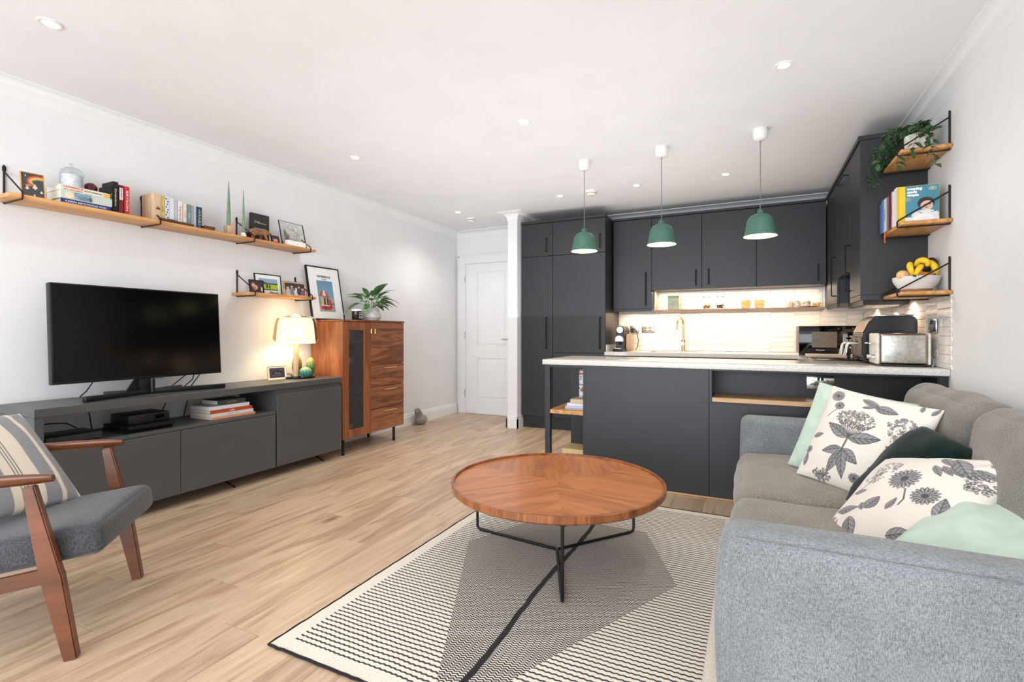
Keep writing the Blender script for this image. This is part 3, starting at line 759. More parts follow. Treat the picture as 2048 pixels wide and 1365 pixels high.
# double socket in the niche
def dsocket(name, lab, c, rot, w=0.148, h=0.088, kind=2, m=None):
    t = thing(name, lab, 'socket', c, rot)
    G().box(-w / 2, w / 2, -0.006, 0, -h / 2, h / 2, 0.003, 2).build('plate', m or M['chrome'], t, local=True)
    g = G()
    cs = (-w * 0.26, w * 0.26) if kind == 2 else (w * 0.1,)
    for cx in cs:
        g.box(cx - 0.0035, cx + 0.0035, -0.0072, -0.006, 0.006, 0.017)
        for s in (-1, 1): g.box(cx + s * 0.012 - 0.005, cx + s * 0.012 + 0.005, -0.0072, -0.006, -0.016, -0.0095)
    g.build('pin_holes', M['blkp'], t, local=True)
    if kind == 2:
        for s in (-1, 1):
            G().box(s * 0.011 - 0.008, s * 0.011 + 0.008, -0.0095, -0.006, 0.012, 0.034, 0.001, 1).build('switch', M['blkp'], t, local=True)
    return t
dsocket('wall_socket', 'double chrome power socket with black switches in the peninsula niche', (0.405, YP + 0.2985, 0.783), 0, 0.158, 0.092)
dsocket('wall_socket', 'small steel three-pin socket on the tiles beside the coffee machine', (-1.265, 5.942, 1.16), 0, 0.10, 0.085, 1, M['steel'])
t = thing('switch_plate', 'steel plate of four switches on the back wall tiles left of the tap', 'switch', (-1.107, 5.942, 1.158))
G().box(-0.073, 0.073, -0.006, 0, -0.042, 0.042, 0.003, 2).build('plate', M['steel'], t, local=True)
for cx in (-0.03, 0.022):
    for cz in (-0.013, 0.013): G().box(cx - 0.019, cx + 0.019, -0.009, -0.006, cz - 0.009, cz + 0.009, 0.001, 1).build('switch', mat('switch_grey', (128, 112, 96), 0.4), t, local=True)
dsocket('wall_socket', 'chrome socket on the right wall tiles behind the toaster', (XR - 0.0155, 3.81, 1.157), -90, 0.15, 0.088, 2)

# ---------------------------------------------------------------- elongated hexagon wall tiles, each its own piece
TILE = mat('glazed_tile', (244, 239, 233), 0.14, ns=9, nv=0.02, bs=0.10, bscale=16, bd=0.004, coat=0.15)
TL, TH, TP = 0.245, 0.0525, 0.016
def clip_poly(pts, lo, hi):
    def cut(p, ax, val, keep_less):
        out = []
        for i in range(len(p)):
            a, b = p[i], p[(i + 1) % len(p)]
            ia = (a[ax] <= val) if keep_less else (a[ax] >= val); ib = (b[ax] <= val) if keep_less else (b[ax] >= val)
            if ia: out.append(a)
            if ia != ib:
                t = (val - a[ax]) / (b[ax] - a[ax]); out.append((a[0] + t * (b[0] - a[0]), a[1] + t * (b[1] - a[1])))
        return out
    for ax, v, k in ((0, lo[0], False), (0, hi[0], True), (1, lo[1], False), (1, hi[1], True)):
        if len(pts) < 3: return []
        pts = cut(pts, ax, v, k)
    return pts
def tiles(parent, origin, ux, nrm, regions, L0, seed):
    """origin: wall point; ux: along-wall unit; regions: (u0,u1,z0,z1)"""
    rg = random.Random(seed); ux = Vector(ux); nrm = Vector(nrm); origin = Vector(origin); uz = Vector((0, 0, 1))
    cache = {}; pb = base_of(parent)
    for (u0, u1, z0, z1, openend) in regions:
        c0 = int((u0 - L0) // (TL - TP)) - 1
        for c in range(c0, c0 + 30):
            cu = L0 + (c + 0.5) * (TL - TP)
            if cu - TL / 2 > u1 or cu + TL / 2 < u0: continue
            for r in range(-2, 40):
                cz = 0.913 + (r + (0.5 if c % 2 else 0)) * TH
                if cz - TH / 2 > z1 or cz + TH / 2 < z0: continue
                q = 0.0007
                hexa = [(cu - TL / 2 + q, cz), (cu - TL / 2 + TP, cz - TH / 2 + q), (cu + TL / 2 - TP, cz - TH / 2 + q), (cu + TL / 2 - q, cz), (cu + TL / 2 - TP, cz + TH / 2 - q), (cu - TL / 2 + TP, cz + TH / 2 - q)]
                p = clip_poly(hexa, (u0 - (0.03 if openend else 0), z0), (u1, z1))
                if len(p) < 3: continue
                ar = abs(sum(p[i][0] * p[(i + 1) % len(p)][1] - p[(i + 1) % len(p)][0] * p[i][1] for i in range(len(p)))) / 2
                if ar < 0.0006: continue
                ctr = (sum(a[0] for a in p) / len(p), sum(a[1] for a in p) / len(p))
                full = ar > 0.97 * (TL - TP) * TH * 0.98
                b = bmesh.new(); n = len(p)
                tilt = (rg.uniform(-1, 1) * 0.010, rg.uniform(-1, 1) * 0.030)
                def pt(a, k, hgt):
                    du, dz = (a[0] - ctr[0]), (a[1] - ctr[1])
                    L = math.hypot(du, dz) + 1e-9; ins = 0.0028 * k
                    du -= du / L * ins * 1.4; dz -= (1 if dz > 0 else -1) * min(ins, abs(dz))
                    return ux * du + uz * dz + nrm * (hgt + (tilt[0] * du + tilt[1] * dz if k else 0))
                r0 = [b.verts.new(pt(a, 0, 0.0005)) for a in p]; r1 = [b.verts.new(pt(a, 0, 0.0045)) for a in p]; r2 = [b.verts.new(pt(a, 1, 0.007)) for a in p]
                for A, B in ((r0, r1), (r1, r2)):
                    for i in range(n): b.faces.new((A[i], A[(i + 1) % n], B[(i + 1) % n], B[i]))
                b.faces.new(r2)
                bmesh.ops.recalc_face_normals(b, faces=list(b.faces))
                me = bpy.data.meshes.new('tile'); b.to_mesh(me); b.free(); me.materials.append(TILE)
                o = bpy.data.objects.new('tile', me); COL.objects.link(o)
                o.location = origin + ux * ctr[0] + uz * ctr[1] - pb; o.parent = parent
tiles(wall_back, (0, YB - 0.0005, 0), (1, 0, 0), (0, -1, 0), [(-1.440, XR - 0.01, 0.912, 1.340, False), (-1.008, 0.636, 1.374, 1.584, False)], -1.44, 3)
tiles(wall_right, (XR - 0.0005, 0, 0), (0, 1, 0), (-1, 0, 0), [(3.548, 5.94, 0.912, 1.33, True)], 3.536, 4)
# open shelf under the wall cupboards
t = thing('back_shelf', 'long thin taupe shelf under the wall cupboards carrying jars and cups', 'shelf', (-0.19, 5.83, 1.345))
TAU = wood('taupe_oak', (138, 112, 92), (166, 138, 116), (184, 156, 134), 'X', 1.5, 0.5, False)
G().box(-1.009, 0.634, 5.735, YB - 0.010, 1.344, 1.372, 0.001, 1).build('board', TAU, t)
G().box(-1.009, -0.997, 5.76, YB - 0.010, 1.373, 1.586).build('end_panel', mat('pelmet_cream', (232, 222, 206), 0.5), t)
SZ = 1.3725
t = thing('storage_tin', 'pale green rectangular tin on the back shelf, leftmost item', 'tin', (-0.80, 5.84, SZ))
PG = mat('tin_green', (186, 196, 168), 0.4)
G().box(-0.862, -0.74, 5.79, 5.89, SZ, SZ + 0.145, 0.006, 2).build('body', PG, t); G().box(-0.865, -0.737, 5.787, 5.893, SZ + 0.146, SZ + 0.165, 0.004, 2).build('lid', PG, t)
def jar(x, fill, lab, r=0.05, h=0.125, lid=True, fc=(180, 120, 60)):
    t = thing('glass_jar', lab, 'jar', (x, 5.83, SZ), 0, 'glass jars on the back shelf')
    G().lathe([(0, 0), (r, 0), (r, h * 0.75), (r * 0.82, h * 0.88), (r * 0.8, h), (r * 0.74, h), (r * 0.76, h * 0.86), (r * 0.93, h * 0.73), (r * 0.93, 0.006), (0, 0.006)], (x, 5.83, SZ), 24).build('glass_body', M['glass'], t)
    g = G(); rg = random.Random(int(x * 100))
    for k in range(26):
        a = rg.uniform(0, 6.28); q = math.sqrt(rg.random()) * r * 0.66
        g.sphere((x + math.cos(a) * q, 5.83 + math.sin(a) * q, SZ + 0.015 + rg.random() * fill), (0.009, 0.007, 0.006), 6)
    o = g.build('contents', mat('contents_%d' % fc[0], fc, 0.7), t, kind='stuff')
    if lid: G().lathe([(0, h + 0.012), (r * 0.7, h + 0.012), (r * 0.84, h + 0.006), (r * 0.84, h + 0.0005), (0, h + 0.0005)], (x, 5.83, SZ), 20).build('lid', M['glass'], t)
jar(-0.458, 0.03, 'lidded glass jar with golden grains on the back shelf', fc=(206, 150, 70))
jar(-0.319, 0.03, 'lidded glass jar with dark brown pieces on the back shelf', fc=(110, 66, 40))
for x, lb in ((-0.07, 'left'), (0.06, 'right')):
    t = thing('amber_tumbler', lb + ' one of two amber glass tumblers on the back shelf', 'glass', (x, 5.83, SZ), 0, 'amber tumblers')
    G().lathe([(0, 0), (0.034, 0), (0.046, 0.03), (0.05, 0.088), (0.047, 0.088), (0.042, 0.03), (0.031, 0.006), (0, 0.006)], (x, 5.83, SZ), 24).build('glass_body', mat('amber_glass', (250, 226, 190), 0.05, trans=0.9, ior=1.3), t)
def cup(x, y, z, r, h, lab, m, grp=None):
    t = thing('cup', lab, 'cup', (x, y, z), 0, grp)
    G().lathe([(0, 0), (r * 0.7, 0), (r * 0.95, h * 0.3), (r, h), (r * 0.93, h), (r * 0.87, h * 0.3), (0, 0.006)], (x, y, z), 20).build('bowl', m, t)
    G().tube([(x + r * 0.9, y, z + h * 0.8), (x + r * 1.4, y, z + h * 0.75), (x + r * 1.45, y, z + h * 0.4), (x + r * 0.9, y, z + h * 0.25)], 0.004, 6).build('handle', m, t)
CER = mat('cream_ceramic', (240, 228, 208), 0.2); 
cup(0.335, 5.83, SZ, 0.036, 0.06, 'plain cream espresso cup on the back shelf, leftmost of the cups', CER)
t = thing('clock_mug', 'cream mug with a round dial drawn on it, on the back shelf', 'mug', (0.405, 5.83, SZ))
G().lathe([(0, 0), (0.034, 0), (0.036, 0.07), (0.032, 0.07), (0.03, 0.006), (0, 0.006)], (0.405, 5.83, SZ), 20).build('body', CER, t)
G().tube([(0.405 + 0.024 * math.cos(a * 0.35), 5.792, SZ + 0.036 + 0.024 * math.sin(a * 0.35)) for a in range(18)], 0.0013, 5, cyclic=True).build('dial', M['blk'], t)
t = thing('cup_tray', 'small dark wooden tray under the patterned mug at the right of the back shelf', 'tray', (0.50, 5.82, SZ))
G().lathe([(0, 0), (0.075, 0), (0.085, 0.010), (0.08, 0.012), (0, 0.008)], (0.50, 5.82, SZ), 28).build('dish', wood('tray_wood', (120, 84, 56), (150, 110, 78), (170, 130, 94), 'X', 2, 0.5, False), t)
t = thing('patterned_mug', 'cream mug with dark leaf pattern on the wooden tray', 'mug', (0.485, 5.82, SZ + 0.0125))
G().lathe([(0, 0), (0.036, 0), (0.038, 0.052), (0.034, 0.052), (0.032, 0.006), (0, 0.006)], (0.485, 5.82, SZ + 0.0125), 20).build('body', CER, t)
g = G()
for k in range(5): g.sphere((0.459 + k * 0.0125, 5.784 + 0.0035 * (k - 2) ** 2 * 0.3, SZ + 0.04 + (k % 2) * 0.009), (0.004, 0.001, 0.006), 8)
g.build('leaf_pattern', M['blk'], t)
cup(0.575, 5.85, SZ, 0.034, 0.05, 'amber glass espresso cup at the right end of the back shelf', MATS['amber_glass'])
# ---------------------------------------------------------------- worktop appliances
W0 = WT + 0.0005
t = thing('induction_hob', 'black glass hob set on the right-hand worktop behind the toaster', 'hob', (0.66, 4.62, W0))
G().box(0.405, 0.925, 4.32, 4.92, W0, W0 + 0.008, 0.003, 2).build('glass_plate', M['blkg'], t)
g = G()
for a, b_, r in ((0.54, 4.47, 0.09), (0.54, 4.76, 0.075), (0.79, 4.47, 0.075), (0.79, 4.76, 0.09)): g.lathe([(r, 0.0082), (r + 0.002, 0.0082), (r + 0.002, 0.0086), (r, 0.0086)], (a, b_, W0), 40, close=True)
g.build('cooking_zones', mat('hob_print', (110, 110, 112), 0.3), t)
t = thing('microwave', 'black countertop microwave with a grey window in the right corner', 'microwave', (0.60, 5.2, W0))
G().box(0.375, 0.835, 5.20, 5.55, W0 + 0.018, 1.178, 0.004, 2).build('case', M['blkp'], t)
d = G().box(0.375, 0.705, 5.183, 5.199, W0 + 0.020, 1.176, 0.003, 2).build('door', M['blkg'], t)
G().box(0.475, 0.665, 5.181, 5.1825, 0.985, 1.125).build('window', mat('oven_window', (104, 90, 76), 0.3), d)
G().box(0.7055, 0.835, 5.185, 5.199, W0 + 0.020, 1.176, 0.003, 2).build('control_panel', M['blkg'], t)
g = G()
for k in range(4):
    for j in range(3): g.box(0.722 + j * 0.034, 0.747 + j * 0.034, 5.183, 5.1848, 1.075 - k * 0.032, 1.092 - k * 0.032)
g.build('keypad', mat('key_grey', (150, 146, 140), 0.5), t)
G().box(0.722, 0.815, 5.183, 5.1848, 1.12, 1.15).build('display', mat('display_dark', (70, 60, 50), 0.2), t)
letters('Panasonic', 0.016, FR(-0.06, -0.0195, 0.962 - W0), M['white'], t)
g = G()
for x in (0.41, 0.80):
    for y in (5.23, 5.52): g.cyl((x, y, W0), (x, y, W0 + 0.018), 0.014)
g.build('feet', M['blkp'], t)
# coffee machine
t = thing('coffee_machine', 'small black and silver capsule coffee machine at the left end of the back worktop', 'coffee machine', (-1.335, 5.62, W0))
cx, yf = -1.34, 5.50
g = G(); prof = [(cx - 0.048, W0 + 0.03)]
prof += [(cx - 0.048, 1.145)] + [(cx - 0.048 * math.cos(a * math.pi / 8), 1.145 + 0.05 * math.sin(a * math.pi / 8)) for a in range(1, 8)] + [(cx + 0.048, 1.145), (cx + 0.048, W0 + 0.03)]
g.prism(prof, 'Y', yf + 0.04, 5.80); g.build('body', M['blkp'], t)
G().box(cx - 0.055, cx + 0.055, yf - 0.07, 5.80, W0, W0 + 0.030, 0.006, 2).build('base', M['blkp'], t)
G().cyl((cx, yf + 0.039, 1.15), (cx, yf + 0.028, 1.15), 0.036, 0.034, 24).build('front_badge', M['chrome'], t)
g = G(); pf = [(cx - 0.044, 1.02)] + [(cx - 0.044 * math.cos(a * math.pi / 8), 1.045 + 0.04 * math.sin(a * math.pi / 8)) for a in range(9)] + [(cx + 0.044, 1.02)]
g.prism(pf, 'Y', yf - 0.01, yf + 0.039); g.build('brew_head', mat('silver_plastic', (176, 178, 182), 0.3, 0.6), t)
G().cyl((cx, yf + 0.01, 0.985), (cx, yf + 0.01, 1.019), 0.012).build('nozzle', M['blkp'], t)
G().box(cx - 0.036, cx + 0.036, yf - 0.065, yf + 0.03, W0 + 0.031, W0 + 0.036, 0.001, 1).build('drip_grate', M['chrome'], t)
g = G(); g.box(cx + 0.052, cx + 0.10, 5.60, 5.80, W0 + 0.0, 1.10, 0.01, 3); g.build('water_tank', mat('tank_tint', (236, 206, 176), 0.1, trans=0.6, ior=1.3), t)
t = single(G().tube([(-1.30, 5.925, 1.155), (-1.26, 5.90, 1.165), (-1.225, 5.89, 1.12), (-1.21, 5.89, 1.03), (-1.215, 5.88, 0.96), (-1.235, 5.86, 0.918)], 0.0045, 8), 'power_cable', M['blkp'],
           'black cable looping down from the socket beside the coffee machine', 'cable', (-1.21, 5.89, 0.913))
# air fryer: body slants back towards the top
t = thing('air_fryer', 'black two-drawer air fryer with chrome handles behind the toaster', 'air fryer', (0.80, 4.2, W0))
g = G(); prof = [(0.69, W0 + 0.008), (0.66, W0 + 0.05), (0.66, 1.10), (0.715, 1.215), (0.735, 1.225), (0.935, 1.225), (0.955, 1.20), (0.955, W0 + 0.03), (0.94, W0 + 0.008)]
g.prism(prof, 'Y', 4.02, 4.40); bmesh.ops.bevel(g.bm, geom=list(g.bm.edges), offset=0.006, segments=2, affect='EDGES'); g.build('body', mat('fryer_black', (20, 22, 26), 0.3), t)
g = G(); g.box(0.735, 0.94, 4.03, 4.39, 1.226, 1.236, 0.004, 2); g.build('top_panel', M['chrome'], t)
g = G(); mx = Matrix.Translation((0.6835, 4.21, 1.157)) @ Euler((0, R(-64.5 + 90), 0)).to_matrix().to_4x4()
g.box(-0.004, 0.001, -0.175, 0.175, -0.045, 0.045, 0.002, 1, mx=mx); g.build('control_panel', mat('fryer_panel', (150, 124, 100), 0.3, 0.4), t)
for yy in (4.115, 4.305):
    dr = G().box(0.650, 0.6598, yy - 0.088, yy + 0.088, W0 + 0.055, 1.085, 0.004, 2).build('drawer', mat('fryer_drawer', (96, 78, 66), 0.35), t)
    g = G(); g.tube([(0.650, yy, 1.045), (0.60, yy, 1.045), (0.588, yy, 1.035), (0.572, yy, 0.955)], 0.011, 10, flat=1.3); g.build('handle', M['chrome'], dr)
g = G(); g.cyl((0.72, 4.08, W0), (0.72, 4.08, W0 + 0.01), 0.015); g.cyl((0.72, 4.34, W0), (0.72, 4.34, W0 + 0.01), 0.015); g.cyl((0.90, 4.08, W0), (0.90, 4.08, W0 + 0.01), 0.015); g.cyl((0.90, 4.34, W0), (0.90, 4.34, W0 + 0.01), 0.015); g.build('feet', M['blkp'], t)
# toaster
t = thing('toaster', 'long four-slot brushed steel toaster with white edges at the right of the peninsula', 'toaster', (0.83, 3.85, W0))
g = G(); g.box(0.703, 0.938, 3.742, 3.956, W0 + 0.014, 1.112, 0.018, 4); g.build('body', M['steel'], t)
for a, b_ in ((0.684, 0.7025), (0.9385, 0.952)): G().box(a, b_, 3.738, 3.960, W0 + 0.012, 1.114, 0.012, 3).build('end_cap', mat('warm_white_plastic', (222, 216, 208), 0.35), t)
g = G()
for y in (3.785, 3.825, 3.87, 3.91): g.box(0.73, 0.915, y - 0.008, y + 0.008, 1.1122, 1.1132)
g.build('slots', M['blk'], t)
g = G(); g.box(0.71, 0.93, 3.745, 3.95, W0, W0 + 0.013); g.build('base', M['blkp'], t)
for y in (3.79, 3.905):
    g = G(); g.box(0.652, 0.683, y - 0.016, y + 0.016, 1.045, 1.055, 0.003, 2); g.build('lever', M['chrome'], t)
    g = G(); g.cyl((0.683, y, 0.965), (0.664, y, 0.965), 0.017, 0.015, 20); g.build('dial', M['chrome'], t)
t = single(G().tube([(0.953, 3.86, 0.955), (0.975, 3.85, 0.975), (0.982, 3.82, 0.95), (0.975, 3.79, 0.918), (0.965, 3.77, 0.918)], 0.005, 8), 'power_cable', mat('cable_silver', (200, 200, 202), 0.35), 'short silver cable curling behind the toaster', 'cable', (0.98, 3.82, 0.912))

# ---------------------------------------------------------------- hanging oak shelves with black wire brackets on the right wall
def wire_bracket(parent, y, x0, sgn, depth, zt, zb_, up):
    """vertical loop on the wall, diagonal to the front edge, round it and back under the board"""
    xw = x0 + sgn * 0.006; xf = x0 + sgn * (depth + 0.006)
    g = G(); r = 0.0042
    g.tube([(xw, y, zb_ - 0.006), (xw, y, zt + up)], r + 0.001, 8)
    g.tube([(xw, y + 0.0, zt + up), (xw, y + 0.006, zt + up - 0.010), (xw, y + 0.005, zt + up - 0.03), (xw, y, zt + up - 0.042), (xw, y - 0.005, zt + up - 0.03), (xw, y - 0.006, zt + up - 0.010)], 0.0032, 6, cyclic=True)
    g.tube([(xw, y, zt + up - 0.035), (xf - sgn * 0.004, y, zt + 0.012), (xf, y, zt + 0.004), (xf, y, zb_ - 0.002), (xf - sgn * 0.006, y, zb_ - 0.006), (xw, y, zb_ - 0.006)], r, 8)
    return g.build('bracket', M['blk'], parent)
for nm, zt in (('top', 2.166), ('middle', 1.752), ('bottom', 1.352)):
    t = thing('hanging_shelf', nm + ' one of three short oak shelves with black wire brackets on the right wall', 'shelf', (XR, 3.75, zt - 0.022), 0, 'short oak shelves on the right wall')
    G().box(0.758, XR - 0.001, 3.525, 3.955, zt - 0.022, zt, 0.008, 3).build('board', M['oaks'], t)
    for y in (3.565, 3.925): wire_bracket(t, y, XR, -1, 0.236, zt, zt - 0.022, 0.19)
# books on the middle shelf, spines to the room
GM = {}
def cm(c, rough=0.5):
    n = 'cover_%d_%d_%d' % tuple(c); return mat(n, c, rough, nv=0.015)
TXT_W = mat('print_white', (244, 242, 236), 0.5, nv=0.0); TXT_K = mat('print_black', (22, 22, 24), 0.5, nv=0.0)
TXT_R = mat('print_red', (206, 44, 40), 0.5, nv=0.0); TXT_G = mat('print_gold', (214, 176, 84), 0.4, nv=0.0); TXT_B = mat('print_blue', (40, 66, 140), 0.5, nv=0.0)
def book(lab, c, loc, th, dep, hgt, rz, lying=False, group=None, spine=None, tc=None, ts=0.6, hard=True, twid=None, tilt=0, extra=None):
    """local frame: spine faces -Y; standing: thickness on x, height on z; lying: length on x, thickness on z"""
    t = thing('book', lab, 'book', loc, rz, group)
    if tilt: t.rotation_euler = (0, R(tilt), R(rz))
    cvr = cm(c); e = 0.0022; o = 0.003 if hard else 0.0005
    g = G()
    if lying:
        L, Tk = hgt, th
        g.box(-L / 2, L / 2, 0, dep, 0, e); g.box(-L / 2, L / 2, 0, dep, Tk - e, Tk); g.box(-L / 2, L / 2, -0.001, e, 0, Tk, 0.0012, 1)
        g.build('cover', cvr, t, local=True)
        G().box(-L / 2 + o, L / 2 - o, e, dep - o, e, Tk - e).build('pages', M['paper'], t, local=True)
        if spine: letters(spine, Tk * ts, FR(0, -0.0016, Tk / 2), tc or TXT_W, t, width=twid)
    else:
        g.box(-th / 2, -th / 2 + e, 0, dep, 0, hgt); g.box(th / 2 - e, th / 2, 0, dep, 0, hgt); g.box(-th / 2, th / 2, -0.001, e, 0, hgt, 0.0012, 1)
        g.build('cover', cvr, t, local=True)
        G().box(-th / 2 + e, th / 2 - e, e, dep - o, o, hgt - o).build('pages', M['paper'], t, local=True)
        if spine: letters(spine, th * ts, FR(0, -0.0016, hgt / 2) @ Matrix.Rotation(R(-90), 4, 'Z'), tc or TXT_W, t, width=twid)
    if extra: extra(t)
    return t
zt = 1.7525; BG = 'cookbooks on the middle right shelf'
y = 3.615
def wean(t):
    # local x runs towards -Y of the room after rz=-90
    im = Img(70, 84, (74, 142, 164), 1.2)
    im.ell(0.68, 0.62, 0.21, 0.19, (52, 36, 34)); im.ell(0.70, 0.535, 0.155, 0.155, (232, 196, 176)); im.ell(0.64, 0.56, 0.018, 0.014, (50, 34, 30)); im.ell(0.77, 0.57, 0.018, 0.014, (50, 34, 30)); im.ell(0.70, 0.47, 0.04, 0.016, (190, 96, 90))
    im.ell(0.66, 0.24, 0.34, 0.16, (236, 238, 240)); im.rect(0.1, 0, 1, 0.18, (238, 240, 242)); im.ell(0.62, 0.12, 0.24, 0.15, (250, 250, 250))
    for a, b_ in ((0.5, 0.33), (0.56, 0.30), (0.84, 0.32), (0.9, 0.34)): im.ell(a, b_, 0.03, 0.012, (40, 40, 46))
    for k in range(3): im.rect(0.05, 0.80 - k * 0.045, 0.30 + 0.06 * (k == 1), 0.815 - k * 0.045, (206, 196, 120))
    for k in range(2): im.ell(0.84, 1.08, 0.10 - k * 0.03, 0.055 - k * 0.02, ((74, 142, 164), (206, 190, 90))[k] if k else (210, 214, 200))
    im.ell(0.84, 1.08, 0.085, 0.045, (74, 142, 164)); im.ell(0.84, 1.08, 0.05, 0.03, (206, 190, 90))
    # the front cover is the face at local x = +th/2 turned to the camera
    im.rect(0, 0, 0.17, 1.2, (244, 206, 30))
    printed_panel('front_cover', im, 0.186, 0.212, Matrix.Translation((0.0136, 0.0940, 0.1065)) @ Matrix(((0, 0, 1, 0), (1, 0, 0, 0), (0, 1, 0, 0), (0, 0, 0, 1))), t)
    for s, z in (('weaning', 0.196), ('made', 0.178), ('simple', 0.160)):
        letters(s, 0.021, Matrix.Translation((0.0140, 0.040, z)) @ Matrix(((0, 0, 1, 0), (1, 0, 0, 0), (0, 1, 0, 0), (0, 0, 0, 1))), TXT_W, t, align='LEFT', bold=0.0012)
book('teal cookbook with a yellow edge band and a baby on its cover, middle shelf', (244, 206, 30), (0.765, y, zt), 0.026, 0.188, 0.214, -90, group=BG, extra=wean)
y += 0.033
rest = [((240, 236, 230), 0.036, 0.224, 'white comb-bound book just behind the teal baby cookbook', None, None), ((226, 214, 208), 0.018, 0.215, 'cream book with red spine lettering on the middle shelf', 'THE KITCHEN', TXT_R), ((110, 24, 48), 0.038, 0.212, 'maroon cookbook on the middle right shelf', None, None),
        ((122, 124, 136), 0.024, 0.205, 'grey spined book beside the maroon one on the middle shelf', None, None), ((226, 226, 204), 0.036, 0.205, 'pale cream book with a dark green lower band on the middle shelf', 'GARDEN', mat('print_green', (30, 70, 60), 0.5)),
        ((96, 132, 196), 0.032, 0.205, 'blue cookbook second from the far end of the middle shelf', None, None), ((70, 96, 170), 0.022, 0.19, 'blue and orange patterned book at the far end of the middle shelf', 'BAKING', mat('print_orange', (226, 132, 60), 0.5))]
for c, th, h, lb, sp, tc in rest:
    th *= 1.36; y += th / 2; book(lb, c, (0.765 - 0.028 * (y - 3.63) / 0.3 + 0.003 * (h > 0.22), y, zt), th, 0.17, h, -90, group=BG, spine=sp, tc=tc, ts=0.42); y += th / 2 + 0.001
single(G().tube([(0.757, 3.86, 1.757), (0.750, 3.86, 1.748), (0.749, 3.862, 1.715), (0.751, 3.858, 1.685)], 0.004, 6, flat=0.4).tube([(0.757, 3.855, 1.757), (0.750, 3.853, 1.746), (0.748, 3.848, 1.705)], 0.004, 6, flat=0.4),
       'ribbon_bookmark', mat('ribbon_orange', (232, 92, 40), 0.6), 'orange ribbon marker hanging over the edge of the middle right shelf', 'ribbon', (0.75, 3.86, 1.685))
# foliage helpers
def leaf_mesh(name, L, W, m, droop=0.3, fold=0.25, n=6, tip=1.0):
    b = bmesh.new(); rows = []
    for i in range(n + 1):
        s = i / n; w = W * (math.sin(math.pi * min(1, s * 0.96 + 0.02) ** 0.75)) ** tip
        x = L * s; z = -droop * L * s * s
        c = b.verts.new((x, 0, z)); l_ = b.verts.new((x, w / 2, z + fold * w * 0.5)); r_ = b.verts.new((x, -w / 2, z + fold * w * 0.5)); rows.append((l_, c, r_))
    for A, B in zip(rows[:-1], rows[1:]):
        for k in (0, 1):
            f = b.faces.new((A[k], B[k], B[k + 1], A[k + 1])); f.smooth = True
    me = bpy.data.meshes.new(name); b.to_mesh(me); b.free(); me.materials.append(m); return me
def leafmat(name, dark, light, edge=None):
    k = NT(name); k.b.inputs['Roughness'].default_value = 0.4
    mp = k.coords((60, 60, 60)); n = k.n('ShaderNodeTexNoise'); n.inputs['Scale'].default_value = 1; n.inputs['Detail'].default_value = 3; k.l(mp, 0, n, 'Vector')
    r = k.ramp([(0.38, dark), (0.62, light)]); k.l(n, 0, r, 0)
    oi = k.n('ShaderNodeObjectInfo'); mr = k.n('ShaderNodeMapRange'); mr.inputs[3].default_value = 0.7; mr.inputs[4].default_value = 1.3; k.l(oi, 'Random', mr, 0)
    mx = k.mix('MULTIPLY', 1.0); k.l(r, 0, mx, 6); k.l(mr, 0, mx, 7); k.l(mx, 2, k.b, 'Base Color')
    return k.m
IVY = leafmat('ivy_green', (28, 62, 36), (66, 108, 62)); AGL = leafmat('broad_leaf_green', (34, 82, 34), (120, 160, 104))
def put_leaf(me, parent, pos, az, el, roll=0, sc=1.0, name='leaf'):
    o = bpy.data.objects.new(name, me); COL.objects.link(o); o.parent = parent
    o.location = Vector(pos) - base_of(parent); o.rotation_euler = Euler((roll, -el, az), 'XYZ'); o.scale = (sc, sc, sc)
    return o
# trailing plant on the top shelf
zt = 2.1665
t = thing('trailing_ivy', 'trailing ivy in a white marbled pot on the top right-hand shelf', 'plant', (0.885, 3.70, zt))
POT = mat('marbled_pot', (226, 220, 212), 0.5, ns=22, nv=0.12)
G().lathe([(0, 0), (0.062, 0), (0.068, 0.006), (0.072, 0.10), (0.072, 0.115), (0.066, 0.115), (0.064, 0.095), (0, 0.09)], (0.885, 3.70, zt), 32).build('pot', POT, t)
im = leaf_mesh('leaf', 0.042, 0.024, IVY, 0.25, 0.3, 5)
rg = random.Random(11); g = G()
for k in range(13):
    a0 = math.radians(120 + rg.uniform(-25, 165)) if k < 10 else rg.uniform(0, 6.28)
    p = Vector((0.885 + 0.045 * math.cos(a0), 3.70 + 0.045 * math.sin(a0), zt + 0.115)); pts = [p.copy()]
    dr = Vector((math.cos(a0), math.sin(a0), 0)); L = rg.uniform(0.22, 0.46) if k < 10 else 0.10
    v = dr * 0.6 + Vector((0, 0, 0.9)); n = int(L / 0.022)
    for s in range(n):
        v = (v + Vector((rg.uniform(-.25, .25), rg.uniform(-.25, .25), -0.30))).normalized(); p = p + v * 0.024
        p.x = min(p.x, XR - 0.03)
        # rest on the board until past its edge
        if 0.752 < p.x and 3.515 < p.y < 3.96 and p.z < zt + 0.012 and pts[-1].z >= zt: p.z = zt + 0.012; v.z = 0; p += dr * 0.012
        elif 0.745 < p.x and 3.51 < p.y < 3.96 and p.z < zt + 0.012: p.x = 0.744
        if p.y > 3.955 and p.x > 0.63: p.y = 3.95
        p.z = max(p.z, 1.93); pts.append(p.copy())
        put_leaf(im, t, p, rg.uniform(0, 6.28), rg.uniform(-0.8, 0.5), rg.uniform(-.5, .5), rg.uniform(0.75, 1.35))
        if rg.random() < 0.35: put_leaf(im, t, p, rg.uniform(0, 6.28), rg.uniform(-0.8, 0.5), rg.uniform(-.5, .5), rg.uniform(0.6, 1.1))
    g.tube(pts, 0.0014, 5)
